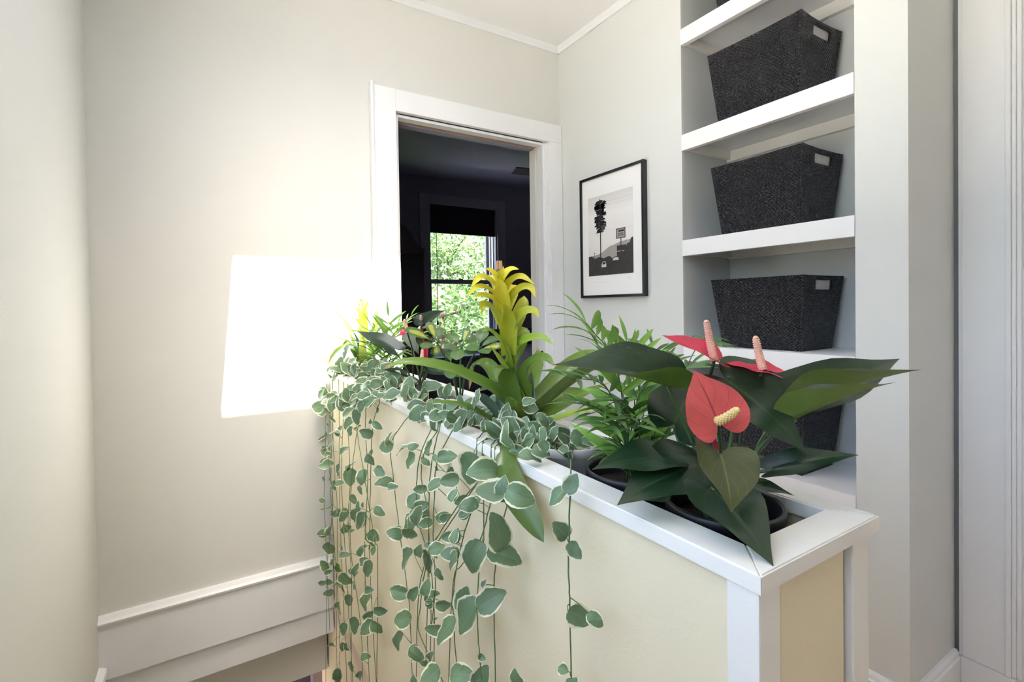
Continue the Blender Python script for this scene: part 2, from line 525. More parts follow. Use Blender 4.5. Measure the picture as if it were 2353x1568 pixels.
struct('wall_front', [(-0.45, 0.65, -2.85, -2.75, 0, CEIL), (1.05, 2.06, -2.85, -2.75, 0, CEIL), (0.65, 1.05, -2.85, -2.75, 0, 1.25), (0.65, 1.05, -2.85, -2.75, 1.95, CEIL)], M['wall'], 'hall wall behind the viewer with the added fill window', 'wall')
struct('trim_skylight', [(SKX0 - 0.04, SKX0, SKY0 - 0.04, SKY1 + 0.04, CEIL + 0.18, CEIL + 0.22), (SKX1, SKX1 + 0.04, SKY0 - 0.04, SKY1 + 0.04, CEIL + 0.18, CEIL + 0.22),
                         (SKX0, SKX1, SKY0 - 0.04, SKY0, CEIL + 0.18, CEIL + 0.22), (SKX0, SKX1, SKY1, SKY1 + 0.04, CEIL + 0.18, CEIL + 0.22)], M['trim'], 'frame of the skylight over the stairs', 'trim')

# cornice
def cornice(name, poly, axis, a0, a1, label):
    o = prism(name, poly, axis, a0, a1, M['trim'])
    tag(o, label, 'trim', None, 'structure')
cornice('trim_1', [(YD, CEIL), (YD, CEIL - 0.026), (YD - 0.008, CEIL - 0.026), (YD - 0.012, CEIL - 0.018), (YD - 0.020, CEIL - 0.008), (YD - 0.026, CEIL)], 'x', XL, XR, 'small white cove moulding above the doorway wall')
cornice('trim_2', [(XR, CEIL), (XR, CEIL - 0.026), (XR - 0.008, CEIL - 0.026), (XR - 0.012, CEIL - 0.018), (XR - 0.020, CEIL - 0.008), (XR - 0.026, CEIL)], 'y', 0.568, YD, 'small white cove moulding above the picture wall')

# doorway: jambs, stops, casing
d1 = thing('door_1', (1.12, 2.13, 0), 'white cased doorway opening onto the dark bedroom', 'doorway')
d1['kind'] = 'structure'
CY = YD - 0.022
boxes('casing', [(0.616, OX0 - 0.006, CY, YD, 0, OZ + 0.10)], M['trim'], d1, 0.002)
boxes('casing_band', [(0.606, 0.618, CY - 0.010, YD, 0, OZ + 0.11)], M['trim'], d1, 0.003)
boxes('head_casing', [(OX0 - 0.006, XR - 0.002, CY, YD, OZ + 0.006, OZ + 0.10)], M['trim'], d1, 0.002)
boxes('casing', [(OX1 + 0.018, XR - 0.002, CY, YD, 0, OZ + 0.006)], M['trim'], d1, 0.002)
for i, (xa, xb, ya) in enumerate(((OX1 + 0.011, OX1 + 0.018, CY + 0.004), (OX1 + 0.004, OX1 + 0.011, CY + 0.010), (OX1 - 0.003, OX1 + 0.004, CY + 0.014))):
    boxes('bead', [(xa, xb, ya, YD, 0, OZ + 0.004 - 0.004 * i)], M['trim'], d1, 0.002)
boxes('jamb', [(OX0 - 0.006, OX0 + 0.010, YD, YD + 0.115, 0, OZ)], M['trim'], d1, 0.001)
boxes('jamb', [(OX1 - 0.014, OX1 + 0.004, YD, YD + 0.055, 0, OZ)], M['trim'], d1, 0.002)
boxes('jamb', [(OX1 - 0.020, OX1 + 0.004, YD + 0.060, YD + 0.115, 0, OZ)], M['cleat'], d1, 0.002)
boxes('head_jamb', [(OX0 + 0.010, OX1 - 0.014, YD, YD + 0.045, OZ - 0.012, OZ + 0.006)], M['trim'], d1, 0.001)
boxes('head_track', [(OX0 + 0.010, OX1 - 0.014, YD + 0.047, YD + 0.068, OZ - 0.010, OZ + 0.006)], M['track'], d1)
boxes('head_jamb', [(OX0 + 0.010, OX1 - 0.020, YD + 0.070, YD + 0.115, OZ - 0.016, OZ + 0.006)], M['bed_trim'], d1, 0.001)
boxes('strike_plate', [(OX1 - 0.0155, OX1 - 0.013, YD + 0.018, YD + 0.036, 0.865, 0.945)], M['metal_dark'], d1)

# stair opening edge: skirt board with cap, header
def skirt(nm, poly, axis, a0, a1, label, m='trim'):
    o = prism(nm, poly, axis, a0, a1, M[m])
    tag(o, label, 'baseboard', None, 'structure')
skirt('baseboard_back', [(YD, 0.180), (YD, -0.030), (YD - 0.018, -0.030), (YD - 0.018, 0.150), (YD - 0.026, 0.154), (YD - 0.028, 0.162), (YD - 0.020, 0.168), (YD - 0.012, 0.180)], 'x', XL, 0.42, 'tall white skirt board along the stairwell edge')
struct('trim_stair_header', [(XL, 0.42, YD - 0.002, YD + 0.30, -0.140, -0.021)], M['trim'], 'white fascia board under the stairwell skirt', 'trim')
struct('wall_stair_header', [(XL, 0.42, YD + 0.14, YD + 0.30, -0.381, -0.141)], M['wall'], 'shaded header wall below the fascia', 'wall')
skirt('baseboard_left', [(XL, 0.020), (XL + 0.020, 0.012), (XL + 0.022, 0.0), (XL + 0.016, -0.01), (XL + 0.016, -0.29), (XL, -0.29)], 'y', 1.985, 2.08, 'white end of the stair skirt in the corner')
struct('wall_guard', [(0.425, 0.60, 0.262, YD + 0.30, -2.6, -0.051)], M['panel'], 'cream stairwell wall below the planter', 'wall')
for i in range(10):
    z1 = -0.19 * (i + 1)
    y0 = 0.15 + 0.24 * i
    struct('stair_step', [(XL, 0.425, y0, y0 + 0.27, z1 - 0.04, z1), (XL, 0.425, y0, y0 + 0.015, z1, z1 + 0.15)], M['stair'], 'wooden stair step %s from the top going down' % ('first', 'second', 'third', 'fourth', 'fifth', 'sixth', 'seventh', 'eighth', 'ninth', 'tenth')[i], 'step', 0.003)
# lower hall
low = thing('floor_lower', (1.0, 4.0, -2.62), 'pale pink-toned plank floor of the level below', 'floor')
low['kind'] = 'structure'
for i in range(24):
    y0 = 1.6 + i * 0.22
    boxes('plank', [(-1.2, 3.2, y0 + 0.002, y0 + 0.218, -2.64, -2.60)], M['lower_floor'], low)
struct('wall_lower', [(-1.3, -1.2, 0.1, 7.0, -2.64, -0.29), (3.2, 3.3, 0.1, 7.0, -2.64, -0.29), (-1.2, 3.2, 6.9, 7.0, -2.64, -0.29), (0.62, 3.2, 0.0, 0.1, -2.64, -0.05)], M['wall'], 'walls of the level below', 'wall')
struct('ceiling_lower', [(-1.3, 3.3, 5.0, 7.0, -0.29, -0.19)], M['ceiling'], 'ceiling of the level below', 'ceiling')
cab = thing('dark_box', (0.30, 5.1, -2.60), 'dark box put in for an unidentified dark area below the stairwell', 'dark_box')  # box put in for an unidentified dark area
boxes('body', [(-0.30, 0.76, 4.9, 5.5, -2.60, -1.7)], M['dark_wood'], cab, 0.005)
boxes('edge_strip', [(0.762, 0.790, 4.895, 5.5, -2.60, -1.7)], M['bed_trim'], cab, 0.002)

# hall baseboards
skirt('baseboard_right', [(XR, 0.0), (XR, 0.112), (XR - 0.008, 0.112), (XR - 0.013, 0.104), (XR - 0.013, 0.094), (XR - 0.018, 0.090), (XR - 0.018, 0.0)], 'y', 0.550, YD - 0.03, 'white baseboard under the shelf niche wall')
skirt('baseboard_return', [(0.568, 0.0), (0.568, 0.112), (0.560, 0.112), (0.555, 0.104), (0.555, 0.094), (0.550, 0.090), (0.550, 0.0)], 'x', XR - 0.018, 1.934, 'white baseboard on the short return wall')

# door at the right edge: casing with plinth
d2 = thing('door_2', (1.95, 0.1, 0), 'white door casing at the right edge of the view', 'door casing')
d2['kind'] = 'structure'
boxes('plinth_block', [(1.930, 1.958, 0.430, 0.549, 0, 0.097)], M['trim'], d2, 0.002)
boxes('casing', [(1.935, 1.958, 0.452, 0.547, 0.098, 2.2)], M['trim'], d2, 0.002)
boxes('caulk_line', [(1.944, 1.957, 0.5475, 0.5675, 0.098, 2.53)], M['caulk'], d2)
boxes('edge_strip', [(1.940, 1.957, 0.5472, 0.5560, 0.098, 2.53)], M['trim'], d2)
for ya, yb, xa in ((0.440, 0.452, 1.930), (0.431, 0.440, 1.938), (0.421, 0.431, 1.944)):
    boxes('bead', [(xa, 1.958, ya, yb, 0.098, 2.2)], M['trim'], d2, 0.0025)
boxes('head_casing', [(1.935, 1.958, -0.45, 0.547, 2.2, 2.31)], M['trim'], d2, 0.002)
boxes('casing', [(1.935, 1.958, -0.55, -0.45, 0.0, 2.2)], M['trim'], d2, 0.002)
boxes('jamb', [(1.958, 2.06, 0.405, 0.430, 0, 2.2)], M['trim'], d2)
boxes('door_leaf', [(2.0, 2.04, -0.44, 0.405, 0.01, 2.19)], M['trim'], d2, 0.002)

# unseen windows the daylight comes through; the hall one is added as fill
def simple_window(name, axis, c, a0, a1, z0, z1, label):
    w = thing(name, (c, (a0 + a1) / 2, z0) if axis == 'x' else ((a0 + a1) / 2, c, z0), label, 'window')
    w['kind'] = 'structure'
    def bx(nm, p0, p1, q0, q1, m, d=0.02):
        boxes(nm, [(c - d, c + d, p0, p1, q0, q1) if axis == 'x' else (p0, p1, c - d, c + d, q0, q1)], m, w)
    bx('frame_bar', a0, a0 + 0.04, z0, z1, M['trim'])
    bx('frame_bar', a1 - 0.04, a1, z0, z1, M['trim'])
    bx('frame_bar', a0, a1, z0, z0 + 0.04, M['trim'])
    bx('frame_bar', a0, a1, z1 - 0.04, z1, M['trim'])
    bx('meeting_rail', a0, a1, (z0 + z1) / 2 - 0.02, (z0 + z1) / 2 + 0.02, M['trim'])
    bx('pane', a0 + 0.04, a1 - 0.04, z0 + 0.04, z1 - 0.04, M['glass'], 0.002)
simple_window('window_3', 'x', XL - 0.08, WY0, WY1, WZ0, WZ1, 'stair window in the left wall beside the viewer')
simple_window('fill_window', 'y', -2.80, 0.65, 1.05, 1.25, 1.95, 'unseen hall window added behind the viewer for fill light')  # unseen window added behind the camera to give fill light

# ---------------------------------------------------------------- bedroom beyond the doorway
YB = 4.80
BX0, BX1, BZ0, BZ1 = 1.98, 2.80, 0.66, 2.26
struct('wall_bedroom_back', [(-1.0, BX0, YB, YB + 0.20, -0.29, CEIL), (BX1, 4.4, YB, YB + 0.20, -0.29, CEIL), (BX0, BX1, YB, YB + 0.20, -0.29, BZ0), (BX0, BX1, YB, YB + 0.20, BZ1, CEIL)], M['bed_wall'], 'bedroom wall around the window, dimness put into its colour', 'wall')
struct('wall_bedroom_side', [(-1.1, -1.0, YD + 0.11, YB + 0.2, -0.29, CEIL), (4.4, 4.5, YD + 0.11, YB + 0.2, -0.29, CEIL)], M['bed_wall'], 'bedroom side walls, dimness put into their colour', 'wall')
struct('wall_bedroom_front', [(-1.0, OX0 - 0.1, YD + 0.112, YD + 0.122, 0, CEIL), (OX1 + 0.1, 4.4, YD + 0.112, YD + 0.122, 0, CEIL), (2.7, 4.4, YD, YD + 0.11, 0, CEIL)], M['bed_wall'], 'bedroom side of the doorway wall', 'wall')
struct('ceiling_bedroom', [(-1.1, 4.5, YD, YB + 0.2, CEIL, CEIL + 0.15)], M['bed_ceiling'], 'dim bedroom ceiling beyond the doorway', 'ceiling')
w1 = thing('window_1', (2.39, 4.86, BZ0), 'bedroom sash window looking onto green trees', 'window')
w1['kind'] = 'structure'
boxes('casing', [(BX0 - 0.10, BX0, YB - 0.02, YB, BZ0, BZ1 + 0.10)], M['bed_trim'], w1, 0.002)
boxes('casing', [(BX1, BX1 + 0.10, YB - 0.02, YB, BZ0, BZ1 + 0.10)], M['bed_trim'], w1, 0.002)
boxes('head_casing', [(BX0, BX1, YB - 0.02, YB, BZ1, BZ1 + 0.10)], M['bed_trim'], w1, 0.002)
boxes('window_sill', [(BX0 - 0.12, BX1 + 0.12, YB - 0.07, YB + 0.05, BZ0 - 0.03, BZ0)], M['bed_trim'], w1, 0.003)
boxes('jamb_liner', [(BX1 - 0.02, BX1, YB, YB + 0.19, BZ0, BZ1)], M['sash'], w1)
boxes('jamb_liner', [(BX0, BX0 + 0.02, YB, YB + 0.19, BZ0, BZ1)], M['sash'], w1)
for xa in (BX1 - 0.030, BX1 - 0.045):
    boxes('jamb_stop', [(xa, xa + 0.010, YB + (0.05 if xa > BX1 - 0.04 else 0.09), YB + 0.12, BZ0, BZ1)], M['shelf'], w1)
def sash(nm, y0, z0, z1):
    s = boxes(nm, [(BX0 + 0.02, BX0 + 0.055, y0, y0 + 0.035, z0, z1), (BX1 - 0.075, BX1 - 0.03, y0, y0 + 0.035, z0, z1),
                   (BX0 + 0.055, BX1 - 0.075, y0, y0 + 0.035, z0, z0 + 0.045), (BX0 + 0.055, BX1 - 0.075, y0, y0 + 0.035, z1 - 0.04, z1)], M['bed_trim'], w1)
    boxes('pane', [(BX0 + 0.055, BX1 - 0.075, y0 + 0.015, y0 + 0.019, z0 + 0.045, z1 - 0.04)], M['glass'], s)
    return s
sash('lower_sash', YB + 0.075, BZ0 + 0.005, 1.475)
sash('upper_sash', YB + 0.125, 1.440, BZ1 - 0.005)
boxes('sash_lock', [(2.36, 2.41, YB + 0.080, YB + 0.105, 1.475, 1.490)], M['metal_dark'], w1, 0.003)
bl = thing('roller_blind', (2.39, 4.82, 1.98), 'dark fabric blind pulled partway down over the bedroom window', 'blind')
boxes('blind_fabric', [(BX0 + 0.024, BX1 - 0.022, YB + 0.015, YB + 0.030, 1.985, BZ1 - 0.04)], M['blind'], bl)
boxes('head_box', [(BX0 + 0.022, BX1 - 0.022, YB + 0.002, YB + 0.045, BZ1 - 0.05, BZ1 - 0.002)], M['blind'], bl, 0.004)
boxes('bottom_bar', [(BX0 + 0.024, BX1 - 0.022, YB + 0.010, YB + 0.034, 1.965, 1.985)], M['blind'], bl, 0.004)
tube('pull_cord', [(2.075, YB + 0.02, 1.97), (2.078, YB + 0.02, 1.5), (2.074, YB + 0.02, 1.05)], 0.0035, 0.0035, M['ink'], bl, 8, 5)
lathe('cord_tassel', [(0.003, 0.05), (0.009, 0.03), (0.012, 0.0), (0.004, -0.003)][::-1], M['ink'], bl, (2.074, YB + 0.02, 1.00), 10)

arm = thing('armoire', (1.38, 4.56, 0), 'dark wooden armoire with an arched top inside the bedroom', 'armoire')
boxes('body', [(1.00, 1.745, 4.36, 4.77, 0.06, 1.68)], M['dark_wood'], arm, 0.004)
prism('arched_crown', [(1.745, 1.682), (1.755, 1.73), (1.70, 1.75), (1.66, 1.80), (1.62, 1.88), (1.55, 1.94), (1.38, 1.97), (1.21, 1.94), (1.14, 1.88), (1.10, 1.80), (1.06, 1.75), (0.99, 1.73), (1.0, 1.682)], 'y', 4.35, 4.77, M['dark_wood'], arm)
for xa in (1.03, 1.38):
    dd = boxes('door', [(xa, xa + 0.335, 4.345, 4.359, 0.12, 1.64)], M['dark_wood'], arm, 0.004)
    boxes('knob', [(xa + (0.29 if xa < 1.2 else 0.03), xa + (0.31 if xa < 1.2 else 0.05), 4.325, 4.345, 0.9, 0.92)], M['metal_dark'], dd, 0.004)
boxes('plinth', [(1.02, 1.73, 4.38, 4.77, 0.0, 0.06)], M['dark_wood'], arm)

bed = thing('bed', (3.05, 3.3, 0), 'dark framed bed with a grey pillow seen through the doorway', 'bed')
boxes('headboard', [(2.20, 3.85, 4.08, 4.14, 0.0, 0.965)], M['dark_wood'], bed, 0.01)
boxes('bed_rail', [(2.22, 2.26, 2.5, 4.08, 0.20, 0.36)], M['dark_wood'], bed, 0.005)
boxes('bed_rail', [(3.79, 3.83, 2.5, 4.08, 0.20, 0.36)], M['dark_wood'], bed, 0.005)
boxes('footboard', [(2.20, 3.85, 2.45, 2.5, 0.0, 0.45)], M['dark_wood'], bed, 0.01)
boxes('mattress', [(2.27, 3.78, 2.51, 4.07, 0.22, 0.56)], M['linen'], bed, 0.04)
def pillow(nm, cx, cy, cz, sx, sy, sz, m, parent=None):
    bm = bmesh.new()
    bmesh.ops.create_cube(bm, size=2)
    bmesh.ops.subdivide_edges(bm, edges=bm.edges[:], cuts=7, use_grid_fill=True)
    for v in bm.verts:
        x, y, z = v.co
        k = (1 - x ** 4 * 0.75) * (1 - y ** 4 * 0.75)
        v.co = Vector((x * sx * (1 - 0.06 * y * y), y * sy * (1 - 0.06 * x * x), z * sz * max(0.05, k) + 0.012 * math.sin(9 * x + 4 * y)))
    me = bpy.data.meshes.new(nm)
    bm.to_mesh(me)
    bm.free()
    me.materials.append(m)
    me.polygons.foreach_set('use_smooth', [True] * len(me.polygons))
    return link(nm, me, parent, (cx, cy, cz))
pw = pillow('pillow', 2.72, 3.90, 0.665, 0.36, 0.24, 0.10, M['linen'])
pw.rotation_euler = (math.radians(24), 0, 0)
tag(pw, 'grey pillow leaning on the dark headboard', 'pillow')

fan = thing('ceiling_fan', (2.98, 3.45, 2.30), 'dark ceiling fan in the bedroom, one blade tip showing', 'ceiling fan')
lathe('motor_housing', [(0.02, 0), (0.09, 0.01), (0.11, 0.05), (0.10, 0.10), (0.05, 0.12)], M['dark_wood'], fan, (2.98, 3.45, 2.28), 24, True)
lathe('down_rod', [(0.015, 0), (0.015, 0.14)], M['metal_dark'], fan, (2.98, 3.45, 2.40), 12, True)
for k in range(5):
    a = math.radians(168 + 72 * k)
    b = boxes('blade', [(0.10, 0.72, -0.065, 0.065, 0, 0.010)], M['dark_wood'], None, 0.003)
    b.parent = fan
    b.location = (math.cos(a) * 0.41, math.sin(a) * 0.41, 0.045)
    b.rotation_euler = (math.radians(10), 0, a)

# ---------------------------------------------------------------- outside the bedroom window
lw = link('ground', new_mesh('ground', [(-0.5, 7.2, 0), (40, 7.2, 0), (40, 60, 0), (-0.5, 60, 0)], [(0, 1, 2, 3)], M['grass']), None, (0, 0, -3.2))
tag(lw, 'green lawn outside below the bedroom window', 'lawn', None, 'structure')
dw = link('bounce_ground', new_mesh('bounce_ground', [(-30, -30, 0), (-0.5, -30, 0), (-0.5, 40, 0), (-30, 40, 0)], [(0, 1, 2, 3)], mat('pale_bounce_ground', (0.78, 0.72, 0.63), 0.95, 0.2, 0.6, 30, 0.15, 3)), None, (0, 0, -3.21))  # pale plane added to bounce sunlight up through the stair window
tag(dw, 'unseen pale ground outside the stair window, added to bounce light', 'bounce_ground', None, 'structure')
def tree(loc, h, spread, nleaf, label, seed, leafm, size):
    rr = random.Random(seed)
    t = thing('tree', loc, label, 'tree', 'trees outside the bedroom window')
    base = Vector(loc)
    tube('trunk', [base, base + Vector((0.1, 0.05, h * 0.35)), base + Vector((-0.05, 0.1, h * 0.8))], 0.16, 0.05, M['bark'], t, 10, 8)
    tips = []
    for k in range(16):
        z0 = h * rr.uniform(0.22, 0.75)
        a = rr.uniform(0, 2 * math.pi)
        ln = spread * rr.uniform(0.6, 1.0)
        st = base + Vector((0, 0.05, z0))
        e1 = st + Vector((math.cos(a) * ln * 0.5, math.sin(a) * ln * 0.5, rr.uniform(0.1, 0.5)))
        e2 = st + Vector((math.cos(a) * ln, math.sin(a) * ln, rr.uniform(-0.1, 0.9)))
        tube('branch', [st, e1, e2], 0.045, 0.008, M['bark'], t, 8, 5)
        for q in range(14):
            s = rr.uniform(0.15, 1.05)
            tips.append(st.lerp(e2, s) + Vector((rr.gauss(0, .4), rr.gauss(0, .4), rr.gauss(0, .35))))
    vs_, fs, uv = [], [], []
    for i in range(nleaf):
        c = rr.choice(tips) + Vector((rr.gauss(0, .22), rr.gauss(0, .22), rr.gauss(0, .2))) - base
        d = Vector((rr.gauss(0, 1), rr.gauss(0, 1), rr.gauss(-0.3, .7))).normalized()
        n = Vector((rr.gauss(0, .6), rr.gauss(-.3, .6), 1)).normalized()
        s = d.cross(n).normalized()
        L_ = size * rr.uniform(.7, 1.4)
        b = len(vs_)
        vs_ += [c, c + d * L_ * .45 + s * L_ * .30 + n * .1 * L_, c + d * L_, c + d * L_ * .45 - s * L_ * .30 + n * .1 * L_, c + d * L_ * .5]
        uv += [(.5, 0), (1, .5), (.5, 1), (0, .5), (.5, .5)]
        fs += [(b, b + 1, b + 4), (b + 1, b + 2, b + 4), (b + 2, b + 3, b + 4), (b + 3, b, b + 4)]
    f = link('foliage', new_mesh('foliage', vs_, fs, leafm, False, uv), t)
    f['kind'] = 'stuff'
    return t
lm1 = leaf_mat('tree_leaf', (0.055, 0.105, 0.03), (0.08, 0.14, 0.04), 0.45, 0.3)
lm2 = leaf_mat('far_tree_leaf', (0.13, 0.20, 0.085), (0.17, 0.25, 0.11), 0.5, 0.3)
tree((4.0, 9.0, -3.2), 6.0, 1.9, 6500, 'leafy maple nearest outside the bedroom window', 3, lm1, 0.13)
tree((7.2, 15.6, -3.2), 8.6, 2.5, 8000, 'paler leafy tree further behind, seen in the upper sash', 4, lm2, 0.17)
tree((14.4, 24.5, -3.2), 11.0, 3.2, 7000, 'pale distant tree at the right of the window view', 7, lm2, 0.26)
tree((5.6, 24.0, -3.2), 11.0, 3.2, 7000, 'pale distant tree at the left of the window view', 9, lm2, 0.26)

